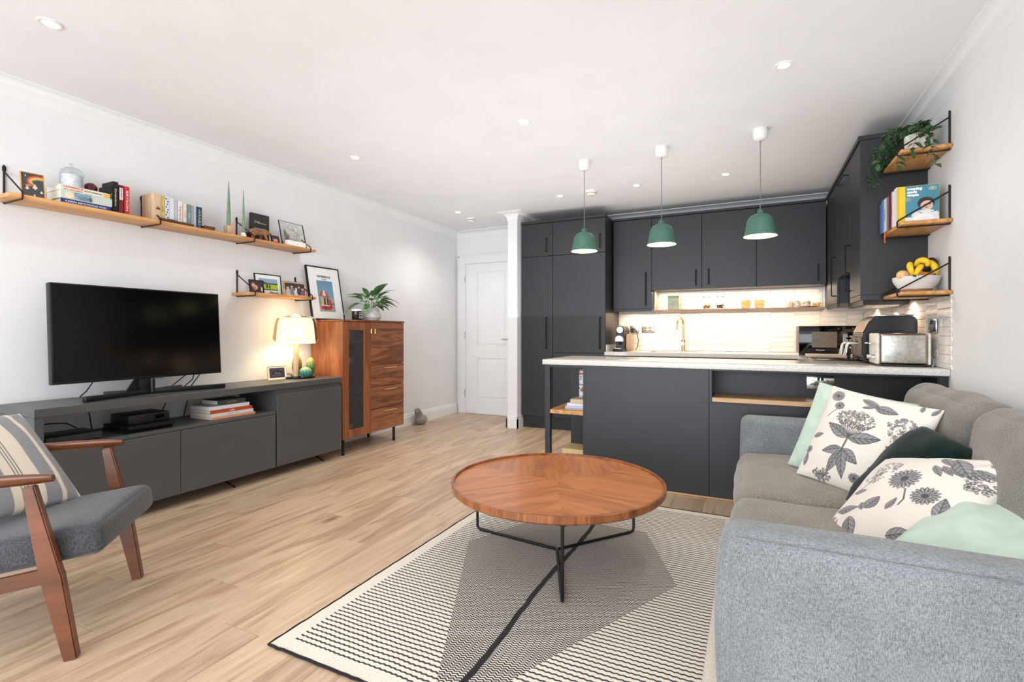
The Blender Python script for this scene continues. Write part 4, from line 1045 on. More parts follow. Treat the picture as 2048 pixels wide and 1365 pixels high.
for k in range(34):
    a = rg.uniform(0, 6.28); q = rg.uniform(0, 0.06)
    put_leaf(im, t, (0.885 + q * math.cos(a), 3.70 + q * math.sin(a), zt + 0.115 + rg.uniform(0, 0.075)), a, rg.uniform(-0.2, 1.0), rg.uniform(-.5, .5), rg.uniform(0.9, 1.5))
g.build('stem', mat('stem_green', (70, 84, 50), 0.6), t)
# fruit bowl on the bottom shelf
zt = 1.3525
cxb, cyb = 0.873, 3.715
t = thing('fruit_bowl', 'white ribbed ceramic bowl with a bare clay foot on the bottom right shelf', 'bowl', (cxb, cyb, zt))
pr = [(0, 0), (0.062, 0), (0.070, 0.010)]
for k in range(24):
    s = k / 23; pr.append((0.072 + 0.041 * math.sin(s * math.pi / 2) ** 1.05 + (0.0016 if k % 2 else -0.0010), 0.012 + 0.078 * s))
pr += [(0.114, 0.093), (0.110, 0.095), (0.105, 0.090), (0.085, 0.03), (0.05, 0.012), (0, 0.012)]
RIB = NT('ribbed_glaze'); RIB.b.inputs['Roughness'].default_value = 0.35
tc = RIB.n('ShaderNodeTexCoord'); sp = RIB.n('ShaderNodeSeparateXYZ'); RIB.l(tc, 'Object', sp, 0)
mp_ = RIB.n('ShaderNodeMapRange'); mp_.inputs[1].default_value = 0.0; mp_.inputs[2].default_value = 0.1; RIB.l(sp, 2, mp_, 0)
nz_ = RIB.n('ShaderNodeTexNoise'); nz_.inputs['Scale'].default_value = 30
rr_ = RIB.ramp([(0.20, (176, 134, 104)), (0.23, (232, 232, 230))]); RIB.l(mp_, 0, rr_, 0)
mx_ = RIB.mix('MULTIPLY', 0.12); RIB.l(rr_, 0, mx_, 6); RIB.l(nz_, 1, mx_, 7); RIB.l(mx_, 2, RIB.b, 'Base Color')
g = G(); g.lathe(pr, (0, 0, 0), 48); o = g.build('bowl_body', RIB.m, t, local=True)
def fruit(name, cat, lab, c, r, col_, rough=0.5, nv=0.08, stretch=(1, 1, 1), ang=0):
    g = G(); g.sphere((0, 0, 0), (r * stretch[0], r * stretch[1], r * stretch[2]), 20)
    for v in g.bm.verts:
        d = math.hypot(v.co.x, v.co.y)
        if v.co.z > 0 and d < r * 0.3: v.co.z -= (r * 0.3 - d) * 0.25
    o = g.build(name, mat(name + '_skin', col_, rough, ns=60, nv=nv, bs=0.1, bscale=500), None, local=True)
    o.location = c; o.rotation_euler = (0.2, ang, 0.3)
    s = G().cyl((0, 0, r * stretch[2] * 0.9), (0, 0, r * stretch[2] * 1.02), 0.003, 0.002, 8).build('stalk', mat('stalk_brown', (80, 64, 40), 0.8), o, local=True)
    return prep(o, lab, cat)
fruit('mango', 'mango', 'peach-coloured mango at the left rim of the fruit bowl', (0.800, 3.665, zt + 0.103), 0.033, (232, 190, 132), stretch=(1, 1, 0.95))
fruit('melon', 'melon', 'pale netted fruit in the middle of the bowl behind the bananas', (0.885, 3.735, zt + 0.092), 0.045, (222, 186, 140), nv=0.14)
fruit('orange', 'orange', 'bright orange in the front of the fruit bowl', (0.905, 3.650, zt + 0.085), 0.033, (240, 140, 30))
fruit('lemon', 'lemon', 'yellow-green lemon at the right rim of the fruit bowl', (0.945, 3.700, zt + 0.088), 0.026, (214, 200, 110), stretch=(1.2, 1, 0.9))
fruit('avocado', 'avocado', 'dark avocado resting at the right back of the fruit bowl', (0.952, 3.775, zt + 0.172), 0.036, (52, 44, 38), stretch=(0.95, 1, 1.25), ang=0.5)
BAN = mat('banana_skin', (240, 198, 30), 0.45, ns=30, nv=0.05)
def banana(lab, pts, r=0.0165):
    t = thing('banana', lab, 'banana', pts[len(pts) // 2], 0, 'bananas in the fruit bowl')
    P_ = [Vector(p) for p in pts]; fine = []
    for i in range(len(P_) - 1):
        a, b, c, d = P_[max(i - 1, 0)], P_[i], P_[i + 1], P_[min(i + 2, len(P_) - 1)]
        for k in range(4):
            s = k / 4; fine.append(0.5 * ((2 * b) + (c - a) * s + (2 * a - 5 * b + 4 * c - d) * s * s + (3 * b - a - 3 * c + d) * s ** 3))
    fine.append(P_[-1]); n = len(fine)
    rad = [r * max(0.22, min(1, math.sin(math.pi * (0.06 + 0.88 * i / (n - 1))) ** 0.55)) for i in range(n)]
    G().tube(fine, r, 7, radii=rad).build('peel', BAN, t, sharp=80)
    d0 = (fine[-1] - fine[-2]).normalized()
    G().cyl(fine[-1], fine[-1] + d0 * 0.010, 0.0042, 0.003, 8).build('tip', mat('banana_tip', (54, 46, 24), 0.8), t)
banana('leftmost upright banana in the fruit bowl', [(0.828, 3.635, zt + 0.172), (0.822, 3.618, zt + 0.160), (0.822, 3.607, zt + 0.135), (0.834, 3.602, zt + 0.098)])
banana('banana pointing down-left at the centre front of the bowl', [(0.885, 3.640, zt + 0.155), (0.872, 3.618, zt + 0.145), (0.856, 3.604, zt + 0.125), (0.845, 3.600, zt + 0.096)])
banana('arched banana on top of the fruit pile', [(0.858, 3.660, zt + 0.155), (0.868, 3.640, zt + 0.180), (0.890, 3.632, zt + 0.183), (0.905, 3.628, zt + 0.168), (0.903, 3.625, zt + 0.145)], 0.018)
banana('rightmost banana curving down to the bowl rim', [(0.905, 3.672, zt + 0.175), (0.920, 3.650, zt + 0.172), (0.938, 3.640, zt + 0.150), (0.945, 3.634, zt + 0.115), (0.943, 3.633, zt + 0.102)], 0.0175)

# ---------------------------------------------------------------- things on the peninsula's open shelves
z0 = 0.5225
book('pale stack book with grey edge, topmost on the oak peninsula shelf', (206, 186, 152), (-1.205, 3.655, z0 + 0.052), 0.030, 0.16, 0.13, 0, lying=True, group='books on the oak peninsula shelf')
book('white magazine second from top on the oak peninsula shelf', (216, 218, 228), (-1.212, 3.645, z0 + 0.030), 0.021, 0.19, 0.165, 0, lying=True, group='books on the oak peninsula shelf')
book('white magazine with navy edge lying under two books on the oak peninsula shelf', (190, 194, 214), (-1.218, 3.64, z0 + 0.0135), 0.016, 0.19, 0.18, 0, lying=True, group='books on the oak peninsula shelf')
book('thin grey booklet at the bottom of the pile on the oak peninsula shelf', (170, 160, 148), (-1.218, 3.635, z0), 0.013, 0.2, 0.18, 0, lying=True, group='books on the oak peninsula shelf')
t = thing('patterned_box', 'tall white carton printed with small coloured pictures standing behind the pile on the oak shelf', 'box', (-1.20, 3.87, z0))
im_ = Img(60, 110, (222, 226, 232), 2.2)
rg = random.Random(5)
for k in range(46): im_.ell(rg.random(), rg.random() * 2.2, 0.05 + 0.04 * rg.random(), 0.04, rg.choice([(60, 110, 160), (40, 120, 140), (120, 90, 70), (70, 80, 100), (150, 60, 60), (222, 226, 232)]))
im_.ell(0.35, 1.0, 0.2, 0.16, (190, 30, 40)); im_.rect(0, 1.9, 0.5, 2.02, (206, 60, 60)); im_.rect(0, 2.14, 1, 2.2, (20, 20, 24))
G().box(-1.26, -1.16, 3.841, 3.90, z0, z0 + 0.298, 0.002, 1).build('carton', cm((206, 212, 222)), t)
printed_panel('front_print', im_, 0.098, 0.29, FR(-0.01, -0.0305, 0.149), t)
z0 = 0.0825
for k, (c, th, w, lb) in enumerate((((236, 232, 222), 0.052, 0.16, 'thick cream book at the bottom of the lower peninsula shelf pile'), ((240, 240, 236), 0.040, 0.19, 'white book in the middle of the lower peninsula shelf pile'), ((210, 184, 130), 0.045, 0.18, 'tan book on top of the lower peninsula shelf pile'))):
    book(lb, c, (-1.155 - w / 2, 3.645, z0), th, 0.2, w, 0, lying=True, group='books on the lower peninsula shelf'); z0 += th + 0.0006
t = thing('soap_bottle', 'white pump bottle standing behind the books on the lower peninsula shelf', 'bottle', (-1.19, 4.02, 0.0825))
G().lathe([(0, 0), (0.032, 0), (0.034, 0.01), (0.034, 0.25), (0.026, 0.268), (0.012, 0.274), (0, 0.274)], (-1.19, 4.02, 0.0825), 24).build('body', M['white'], t)
g = G(); g.cyl((-1.19, 4.02, 0.357), (-1.19, 4.02, 0.39), 0.008); g.box(-1.20, -1.175, 4.0, 4.03, 0.39, 0.40, 0.003, 1); g.build('pump', M['white'], t)
# ---------------------------------------------------------------- media console
cs = thing('media_console', 'long low grey lacquered media console under the television', 'tv cabinet', (-3.52, 2.28, 0))
K = M['cons']; F0 = -3.30; Y0, Y1 = 1.220, 3.332; BK = XL + 0.022
G().box(BK, F0, Y0, Y1, 0.678, 0.722, 0.002, 1).build('top', K, cs)
G().box(BK, F0 - 0.004, Y0 + 0.002, Y0 + 0.042, 0.082, 0.677, 0.001, 1).build('side_panel', K, cs)
g = G(); g.box(BK, F0 - 0.021, Y0 + 0.043, 2.651, 0.102, 0.512); g.build('body', K, cs)
g = G(); g.box(BK, F0 - 0.021, 2.652, Y1 - 0.002, 0.082, 0.677); g.build('body', K, cs)
G().box(F0 - 0.020, F0 - 0.002, Y0 + 0.044, 2.648, 0.492, 0.5125, 0.001, 1).build('rail', K, cs)
for y0, y1, z1 in ((Y0 + 0.044, 1.943, 0.488), (1.947, 2.648, 0.488), (2.662, Y1 - 0.004, 0.638)):
    g = G(); g.box(F0 - 0.020, F0, y0, y1, 0.083, z1, 0.0015, 1); g.build('door', K, cs)
g = G()
for y in (3.12, 2.3, 1.45):
    g.tube([(-3.42, y - 0.02, 0.082), (-3.36, y + 0.06, 0.0)], 0.014, 4, flat=0.4); g.tube([(-3.62, y - 0.02, 0.082), (-3.68, y + 0.06, 0.0)], 0.014, 4, flat=0.4)
    g.box(-3.66, -3.38, y - 0.04, y + 0.0, 0.078, 0.0815)
g.build('splayed_legs', M['blk'], cs)
# television
tv = thing('television', 'large flat black television on a splayed stand above the console', 'television', (-3.50, 1.86, 0.7225))
tm = Matrix.Translation((-3.485, 1.853, 0.825)) @ Euler((0, R(-3.5), 0)).to_matrix().to_4x4()
g = G(); g.box(-0.045, 0.0, -0.486, 0.486, 0.0, 0.575, 0.004, 2, mx=tm); g.build('case', M['blkp'], tv)
g = G(); g.box(0.0002, 0.0012, -0.478, 0.478, 0.016, 0.567, mx=tm); g.build('screen', mat('screen_glass', (4, 4, 5), 0.13, nv=0.0, ior=1.33), tv)
g = G(); g.box(0.0002, 0.003, 0.03, 0.09, -0.006, 0.002, mx=tm); g.build('sensor', mat('sensor_grey', (70, 74, 80), 0.3), tv)
g = G(); g.box(-3.53, -3.50, 1.81, 1.90, 0.73, 0.85, 0.004, 2); g.cyl((-3.50, 1.885, 0.735), (-3.50, 1.885, 0.83), 0.014); g.prism([(1.74, 0.745), (1.81, 0.745), (1.81, 0.85)], 'X', -3.53, -3.515); g.build('neck', M['blkp'], tv)
for a, b_ in (((-3.388, 1.469), (-3.51, 1.87)), ((-3.405, 2.311), (-3.51, 1.87)), ((-3.60, 1.659), (-3.51, 1.87)), ((-3.60, 2.12), (-3.51, 1.87))):
    g = G(); d = Vector((b_[0] - a[0], b_[1] - a[1], 0)); L = d.length; an = math.atan2(d.y, d.x)
    g.box(0, L, -0.012, 0.012, 0.0, 0.030, 0.004, 2, mx=Matrix.Translation((a[0], a[1], 0.7228)) @ Matrix.Rotation(an, 4, 'Z')); g.build('foot', M['blkp'], tv)
for lb, pts in (('leftmost black cable hanging behind the television', [(-3.60, 1.62, 0.84), (-3.66, 1.60, 0.76), (-3.70, 1.585, 0.725)]),
                ('black cable behind the right end of the television, nearest the neck', [(-3.60, 2.18, 0.84), (-3.66, 2.13, 0.77), (-3.70, 2.10, 0.725)]),
                ('black cable in the middle of the three behind the television right end', [(-3.60, 2.22, 0.84), (-3.64, 2.225, 0.78), (-3.70, 2.20, 0.725)]),
                ('black cable behind the right end of the television, nearest the lamp', [(-3.60, 2.27, 0.84), (-3.65, 2.26, 0.78), (-3.70, 2.25, 0.725)]),
                ('cable dropping behind the console between the set-top box and console', [(-3.70, 1.62, 0.676), (-3.68, 1.625, 0.60), (-3.60, 1.60, 0.53), (-3.58, 1.56, 0.5185)]),
                ('cable dropping inside the console left of the books', [(-3.70, 2.10, 0.676), (-3.69, 2.06, 0.60), (-3.70, 2.03, 0.5185)]),
                ('cable inside the console close to the pile of books', [(-3.70, 2.24, 0.676), (-3.70, 2.22, 0.60), (-3.70, 2.20, 0.5185)]),
                ('thin cable arching over the black set-top box', [(-3.66, 1.28, 0.56), (-3.66, 1.34, 0.585), (-3.66, 1.42, 0.59), (-3.66, 1.50, 0.58), (-3.68, 1.56, 0.54)])):
    single(G().tube(pts, 0.0035, 6), 'cable', M['blkp'], lb, 'cable', pts[0])
ZS = 0.5128
t = thing('set_top_box', 'slim black set-top box at the left end inside the console', 'set-top box', (-3.46, 1.415, ZS))
G().box(-3.56, -3.352, 1.285, 1.540, ZS + 0.004, ZS + 0.044, 0.004, 2).build('case', M['blkp'], t)
G().box(-3.3518, -3.349, 1.287, 1.538, ZS + 0.006, ZS + 0.042, 0.001, 1).build('front_panel', mat('speckled_black', (46, 48, 54), 0.4, ns=600, nv=0.3), t)
G().sphere((-3.349, 1.283, ZS + 0.012), (0.004, 0.006, 0.006), 10).build('indicator', mat('led_white', (230, 240, 255), 0.3, emit=(220, 235, 255), es=3), t)
t = thing('games_console', 'black stepped games console under the video recorder', 'games console', (-3.45, 1.79, ZS))
g = G()
for k, (z0, z1, xf) in enumerate(((0.0, 0.020, -3.345), (0.024, 0.044, -3.330))):
    g.prism([(-3.60, ZS + z0), (xf - 0.012 * (1 - k), ZS + z0), (xf, ZS + z1), (-3.60, ZS + z1)], 'Y', 1.655 + 0.006 * k, 1.925)
g.box(-3.59, -3.36, 1.67, 1.92, ZS + 0.020, ZS + 0.024); g.build('case', M['blkp'], t)
G().box(-3.3345, -3.331, 1.80, 1.815, ZS + 0.030, ZS + 0.036).build('badge', M['chrome'], t)
t = thing('video_recorder', 'black video recorder with a small dark display on top of the games console', 'video recorder', (-3.47, 1.80, ZS + 0.0445))
G().box(-3.56, -3.362, 1.678, 1.912, ZS + 0.0445, ZS + 0.105, 0.006, 2).build('case', M['blkp'], t)
G().box(-3.3618, -3.360, 1.825, 1.878, ZS + 0.068, ZS + 0.092).build('display', M['blkg'], t)
BL = 'books lying in the console'
zb = ZS
for lab, c, L, dep, th, y, xf, sp, tc, ts in (
        ('peach-coloured large book at the bottom of the pile in the console', (232, 160, 120), 0.335, 0.24, 0.016, 2.345, -3.352, None, None, .6),
        ('white cookbook second from bottom in the console pile', (226, 224, 218), 0.318, 0.24, 0.024, 2.338, -3.352, 'PINCH OF NOM', mat('print_cream', (196, 190, 176), .6), .5),
        ('orange-red cookbook with white lettering in the middle of the console pile', (196, 74, 36), 0.318, 0.235, 0.022, 2.335, -3.362, 'carbs', TXT_W, .8),
        ('white rounded book second from top in the console pile', (228, 230, 232), 0.305, 0.22, 0.026, 2.325, -3.37, None, None, .6),
        ('charcoal cookbook with gold lettering on top of the console pile', (74, 76, 80), 0.215, 0.18, 0.032, 2.36, -3.40, 'Nigel Slater', TXT_G, .5)):
    book(lab, c, (xf, y, zb), th, dep, L, 90, lying=True, group=BL, spine=sp, tc=tc, ts=ts); zb += th + 0.0005
# ---------------------------------------------------------------- things on the console
ZT = 0.7225
lt = thing('lamp_tray', 'round black tray under the table lamp and cacti', 'tray', (-3.58, 3.10, ZT))
G().lathe([(0, 0), (0.13, 0), (0.138, 0.006), (0.138, 0.012), (0.132, 0.012), (0.128, 0.008), (0, 0.008)], (-3.58, 3.10, ZT), 48).build('dish', M['blkp'], lt)
g = G(); g.box(-3.452, -3.440, 3.08, 3.13, ZT + 0.004, ZT + 0.014, 0.003, 2); g.build('handle', M['blkp'], lt)
LX, LY = -3.552, 3.052; z = ZT + 0.0125 - 0.004
lamp = thing('table_lamp', 'lit table lamp with a smoked glass dome over an opal shade on a pale stem', 'table lamp', (LX, LY, z))
G().lathe([(0, 0), (0.045, 0), (0.045, 0.008), (0.03, 0.010), (0, 0.010)], (LX, LY, z), 32).build('base', M['blkp'], lamp)
G().cyl((LX, LY, z + 0.010), (LX, LY, 1.03), 0.0215, 0.0215, 24).build('stem', mat('lamp_stem', (206, 176, 146), 0.35, nv=0.03), lamp)
OPAL = mat('opal_glass', (255, 246, 224), 0.5, emit=(255, 244, 212), es=1.2, alpha=0.6)
shade = [(0.02, 0.222), (0.10, 0.219), (0.128, 0.208), (0.138, 0.19), (0.146, 0.14), (0.158, 0.005), (0.157, -0.003)]
G().lathe(shade + [(0.154, -0.003), (0.142, 0.14), (0.124, 0.202), (0.02, 0.216)], (LX, LY, 1.028), 48, close=True).build('opal_shade', OPAL, lamp)
SM = NT('smoked_glass'); SM.b.inputs['Roughness'].default_value = 0.04; SM.b.inputs['Base Color'].default_value = lin((218, 202, 180)); SM.b.inputs['Transmission Weight'].default_value = 1.0; SM.b.inputs['IOR'].default_value = 1.04
nz2 = SM.n('ShaderNodeTexNoise'); nz2.inputs['Scale'].default_value = 3; r2 = SM.ramp([(0.3, (214, 201, 182)), (0.7, (220, 208, 190))]); SM.l(nz2, 0, r2, 0); SM.l(r2, 0, SM.b, 'Base Color')
outer = [(0.0, 0.236), (0.06, 0.235), (0.13, 0.228), (0.158, 0.212), (0.172, 0.17), (0.1885, 0.05), (0.1885, 0.035), (0.172, 0.010)]
G().lathe(outer + [(r - 0.004, z_ - 0.003 if z_ > 0.1 else z_ + 0.001) for r, z_ in outer[::-1][:-1]] + [(0, 0.246)], (LX, LY, 1.028), 56).build('glass_dome', SM.m, lamp)
G().lathe([(0, 0.012), (0.02, 0.012), (0.028, 0.006), (0.05, 0.004), (0.05, 0)], (LX, LY, 1.2645), 24).build('finial', M['brass'], lamp)
point_light('lamp_glow', (LX, LY, 1.13), 5, (1.0, 0.72, 0.42), 0.05)
point_light('lamp_glow_top', (LX, LY, 1.31), 0.8, (1.0, 0.78, 0.52), 0.05)
single(G().tube([(LX - 0.03, LY - 0.01, z + 0.02), (LX - 0.03, LY - 0.05, z + 0.035), (LX - 0.05, LY - 0.10, z + 0.02), (LX - 0.09, LY - 0.13, 0.7265), (-3.715, 2.95, 0.7262)], 0.0035, 6), 'power_cable', M['blkp'], 'black cord running from the table lamp to the wall', 'cord', (-3.66, 3.0, 0.7225))
def cactus(name, lab, c, rx, rz, col_, spine, n=12):
    t = thing(name, lab, 'cactus', c, 0, 'ceramic cacti on the lamp tray')
    b = bmesh.new(); bmesh.ops.create_uvsphere(b, u_segments=n * 6, v_segments=20, radius=1)
    for v in b.verts:
        a = math.atan2(v.co.y, v.co.x); q = 1 - 0.10 * abs(math.sin(a * n / 2)) ** 0.6 if False else 1 - 0.09 * (1 - abs(math.sin(a * n / 2)))
        zz = v.co.z; v.co.x *= rx * q; v.co.y *= rx * q; v.co.z = rz + zz * rz
        if v.co.z < 0.004: v.co.z = 0.0
    for f in b.faces: f.smooth = True
    G().take(b, 0, True).build('ribbed_body', col_, t, local=True)
    g = G()
    for k in range(n):
        a = 2 * math.pi * (k + 0.5) / n
        for j in range(2, 9):
            th = math.pi * j / 10; r_ = rx * math.sin(th) * 1.0; g.box(-0.0016, 0.0016, -0.0012, 0.0012, -0.0014, 0.0014, mx=Matrix.Translation((math.cos(a) * r_, math.sin(a) * r_, rz + rz * math.cos(th))) @ Matrix.Rotation(a, 4, 'Z'))
    g.build('spines', spine, t, local=True, kind='stuff')
def grad(name, lo, hi, H_):
    k = NT(name); k.b.inputs['Roughness'].default_value = 0.25; tc = k.n('ShaderNodeTexCoord'); s = k.n('ShaderNodeSeparateXYZ'); k.l(tc, 'Object', s, 0)
    mr = k.n('ShaderNodeMapRange'); mr.inputs[2].default_value = H_; k.l(s, 2, mr, 0); r = k.ramp([(0.55, lo), (1.0, hi)]); k.l(mr, 0, r, 0)
    n = k.n('ShaderNodeTexNoise'); n.inputs['Scale'].default_value = 30; mx = k.mix('MULTIPLY', 0.2); k.l(r, 0, mx, 6); k.l(n, 1, mx, 7); k.l(mx, 2, k.b, 'Base Color'); return k.m
SPN = mat('spine_cream', (236, 214, 160), 0.5)
ztr = ZT + 0.0085
cactus('ceramic_cactus', 'squat turquoise ceramic cactus at the front of the lamp tray', (-3.497, 3.108, ztr), 0.052, 0.044, grad('turq', (52, 140, 132), (170, 190, 130), 0.09), SPN)
cactus('ceramic_cactus', 'tall green ceramic cactus beside the walnut cabinet on the lamp tray', (-3.535, 3.195, ztr), 0.038, 0.084, grad('cgreen', (66, 122, 66), (210, 180, 110), 0.17), SPN)
cactus('ceramic_cactus', 'dark gold-spined ceramic cactus behind the lamp stem', (-3.635, 3.135, ztr), 0.042, 0.095, grad('cdark', (92, 96, 66), (170, 140, 80), 0.19), SPN, 14)
t = thing('trinket_dish', 'tiny grey dish at the left edge of the lamp tray', 'dish', (-3.575, 2.99, ztr))
G().lathe([(0, 0), (0.022, 0), (0.030, 0.012), (0.027, 0.013), (0.018, 0.004), (0, 0.004)], (-3.575, 2.99, ztr), 24).build('dish_body', mat('dish_grey', (150, 160, 164), 0.3), t)
# framed scan leaning on the console
def frame(name, lab, cat, c, w, h, bar, col_, img, rz=90, lean=12, mat_w=0.0, group=None, thick=0.012, stand=True, glass=False, picw=None, pich=None, pcz=0.0):
    """picture frame standing on its base line, facing local -Y, leaning back"""
    t = thing(name, lab, cat, c, rz, group)
    Lm = Euler((R(-lean), 0, 0)).to_matrix().to_4x4()
    g = G()
    for x0, x1, z0, z1 in ((-w / 2, -w / 2 + bar, 0, h), (w / 2 - bar, w / 2, 0, h), (-w / 2 + bar, w / 2 - bar, 0, bar), (-w / 2 + bar, w / 2 - bar, h - bar, h)):
        g.box(x0, x1, 0, thick, z0, z1, 0.0008, 1, mx=Lm)
    g.build('frame', col_, t, local=True)
    if mat_w is not None:
        g = G(); g.box(-w / 2 + bar, w / 2 - bar, 0.004, thick - 0.001, bar, h - bar, mx=Lm); g.build('mount', mat('mount_white', (240, 240, 240), 0.6, nv=0.005), t, local=True)
    if img is not None:
        pw = picw or (w - 2 * bar - 2 * mat_w); ph = pich or (h - 2 * bar - 2 * mat_w)
        printed_panel('picture', img, pw, ph, Lm @ FR(0, 0.0035, h / 2 + pcz), t)
    if stand:
        g = G(); tp_ = Lm @ Vector((0, thick + 0.001, h * 0.8)); g.tube([tp_, (0, tp_.y + 0.012, 0.0015)], 0.0015, 6); g.build('easel_leg', M['blk'], t, local=True)
    return t
scan = Img(50, 40, (60, 50, 66), 0.8)
for k in range(60):
    a = k / 60; scan.ell(0.2 + 0.6 * (k * 0.37 % 1), 0.15 + 0.5 * (k * 0.61 % 1), 0.09, 0.02, (96 + k, 84 + k, 100 + k), 0.3, 0.5)
scan.ell(0.5, 0.42, 0.36, 0.2, (32, 24, 40), 0.1); scan.ell(0.52, 0.38, 0.2, 0.09, (150, 140, 160), 0.1, 0.7); scan.ell(0.55, 0.42, 0.11, 0.04, (40, 30, 46), 0.1)
frame('photo_frame', 'small gold-edged frame with a grey scan picture left of the lamp tray', 'photo frame', (-3.58, 2.895, ZT), 0.165, 0.118, 0.006, M['brass'], scan, 90 - 12, 10, 0.012)

# ---------------------------------------------------------------- walnut cabinet
A0, A1, WF = 3.372, 4.243, -3.330
wc = thing('walnut_cabinet', 'tall walnut cabinet with a ribbed glass door and four drawers on black legs', 'cabinet', (-3.54, 3.81, 0))
G().box(XL + 0.022, WF + 0.006, A0 - 0.003, A1 + 0.005, 1.2205, 1.2375, 0.002, 1).build('top', M['waly'], wc)
g = G(); g.box(XL + 0.022, WF - 0.0, A0, A0 + 0.018, 0.145, 1.220, 0.001, 1); g.build('side_panel', M['walz'], wc)
g = G(); g.box(XL + 0.022, WF - 0.022, A1 - 0.018, A1, 0.145, 1.220); g.build('side_panel', M['walz'], wc)
g = G(); g.box(XL + 0.022, WF - 0.022, A0 + 0.019, A1 - 0.019, 0.145, 0.163); g.box(XL + 0.022, XL + 0.028, A0 + 0.019, A1 - 0.019, 0.164, 1.219); g.box(XL + 0.03, WF - 0.022, 3.727, 3.743, 0.164, 1.219); g.build('carcass', M['walz'], wc)
for z in (0.48, 0.80, 1.02):
    G().box(XL + 0.03, WF - 0.03, A0 + 0.02, 3.726, z, z + 0.015).build('shelf', M['waly'], wc)
g = G(); y0, y1 = A0 + 0.020, 3.738; gy0, gy1, gz0, gz1 = 3.452, 3.648, 0.222, 1.140
g.box(WF - 0.020, WF, y0, gy0, 0.147, 1.217, 0.001, 1); g.box(WF - 0.020, WF, gy1, y1, 0.147, 1.217, 0.001, 1); g.box(WF - 0.020, WF, gy0, gy1, 0.147, gz0, 0.001, 1); g.box(WF - 0.020, WF, gy0, gy1, gz1, 1.217, 0.001, 1)
dd = g.build('door', M['walz'], wc)
g = G(); n = 20; b = g.bm
prof = [(WF - 0.012 + 0.0035 * abs(math.sin(math.pi * i / 6)), gy0 + 0.001 + (gy1 - gy0 - 0.002) * i / (n * 6)) for i in range(n * 6 + 1)]
prof += [(WF - 0.0135, gy1 - 0.001), (WF - 0.0135, gy0 + 0.001)]
g.prism(prof, 'Z', gz0 + 0.001, gz1 - 0.001)
g.build('ribbed_glass', mat('ribbed_glass', (178, 182, 184), 0.14, trans=0.92, ior=1.12), dd, sharp=60)
def tee(parent, y, z, xf):
    g = G(); g.cyl((xf, y, z), (xf + 0.022, y, z), 0.004); g.cyl((xf + 0.022, y, z - 0.024), (xf + 0.022, y, z + 0.024), 0.0065, 0.0065, 14); g.build('handle', M['brass'], parent)
tee(dd, 3.722, 1.131, WF)
fl = G().box(WF - 0.020, WF, 3.742, A1 - 0.001, 0.803, 1.217, 0.001, 1).build('flap_door', M['waly'], wc); tee(fl, 3.775, 1.131, WF)
for z0, z1 in ((0.587, 0.798), (0.372, 0.582), (0.147, 0.367)):
    dw = G().box(WF - 0.020, WF, 3.742, A1 - 0.001, z0, z1, 0.001, 1).build('drawer', M['waly'], wc)
    zz = z1 - 0.033; g = G()
    g.tube([(WF, 3.935, zz), (WF + 0.018, 3.935, zz)], 0.003, 8); g.tube([(WF, 4.09, zz), (WF + 0.018, 4.09, zz)], 0.003, 8); g.cyl((WF + 0.019, 3.925, zz), (WF + 0.019, 4.10, zz), 0.006, 0.006, 12); g.build('handle', M['brass'], dw)
for x in (WF - 0.025, XL + 0.05):
    for y in (A0 + 0.028, 4.11): G().cyl((x, y, 0.0), (x, y, 0.145), 0.0135, 0.0135, 16).build('leg', M['blk'], wc)
# crockery behind the ribbed glass
for lb, z, y, m, r, h in (('pale bowl behind the ribbed glass on the cabinet bottom', 0.164, 3.545, CER, 0.07, 0.09), ('blue-grey tin behind the ribbed glass on the second shelf', 0.4955, 3.55, mat('tin_blue', (130, 150, 168), 0.4), 0.055, 0.09),
                       ('stack of white bowls behind the ribbed glass on the third shelf', 0.8155, 3.54, M['white'], 0.065, 0.06), ('glass-fronted white plates behind the ribbed glass on the top shelf', 1.0355, 3.54, mat('plate_white', (226, 222, 214), 0.3), 0.07, 0.10)):
    t = thing('crockery', lb, 'bowl', (-3.46, y, z)); G().lathe([(0, 0), (r * 0.7, 0), (r, h * 0.5), (r, h), (r * 0.9, h), (r * 0.88, h * 0.5), (0, 0.008)], (-3.46, y, z), 24).build('bowl_body', m, t)
# poster, jar and plant on the cabinet
ZC = 1.2378
po = Img(90, 150, (128, 168, 190), 1.6)
po.put(np.clip((po.Y - 0.55) / 1.05, 0, 1), (106, 148, 176)); po.rect(0, 0, 1, 0.30, (168, 164, 162)); po.rect(0, 0.30, 0.25, 0.55, (150, 150, 110)); po.rect(0.7, 0.38, 1, 0.50, (70, 86, 100)); po.rect(0.7, 0.44, 1, 0.47, (210, 206, 196))
po.rect(0.78, 0.5, 0.94, 0.66, (190, 168, 150)); po.poly([(0.12, 0.34), (0.70, 0.30), (0.72, 0.68), (0.14, 0.76)], (214, 186, 134))
po.poly([(0.30, 0.36), (0.60, 0.34), (0.62, 0.70), (0.32, 0.72)], (90, 66, 62)); po.rect(0.44, 0.34, 0.49, 0.70, (236, 226, 214)); po.poly([(0.60, 0.24), (0.76, 0.32), (0.78, 0.60), (0.64, 0.70)], (196, 62, 44))
po.poly([(0.0, 0.82), (0.70, 0.72), (0.64, 0.86), (0.40, 1.12), (0.26, 1.10), (0.10, 0.88)], (206, 66, 46)); po.poly([(0.34, 1.12), (0.26, 0.84), (0.52, 0.80), (0.42, 1.10)], (238, 214, 200)); po.poly([(0.42, 1.10), (0.50, 0.80), (0.58, 0.86)], (110, 110, 118))
po.poly([(0.10, 0.14), (0.66, 0.08), (0.84, 0.22), (0.80, 0.36), (0.12, 0.32)], (190, 58, 46)); po.rect(0.12, 0.30, 0.66, 0.34, (232, 226, 218)); po.rect(0.30, 0.08, 0.45, 0.3, (120, 60, 60))
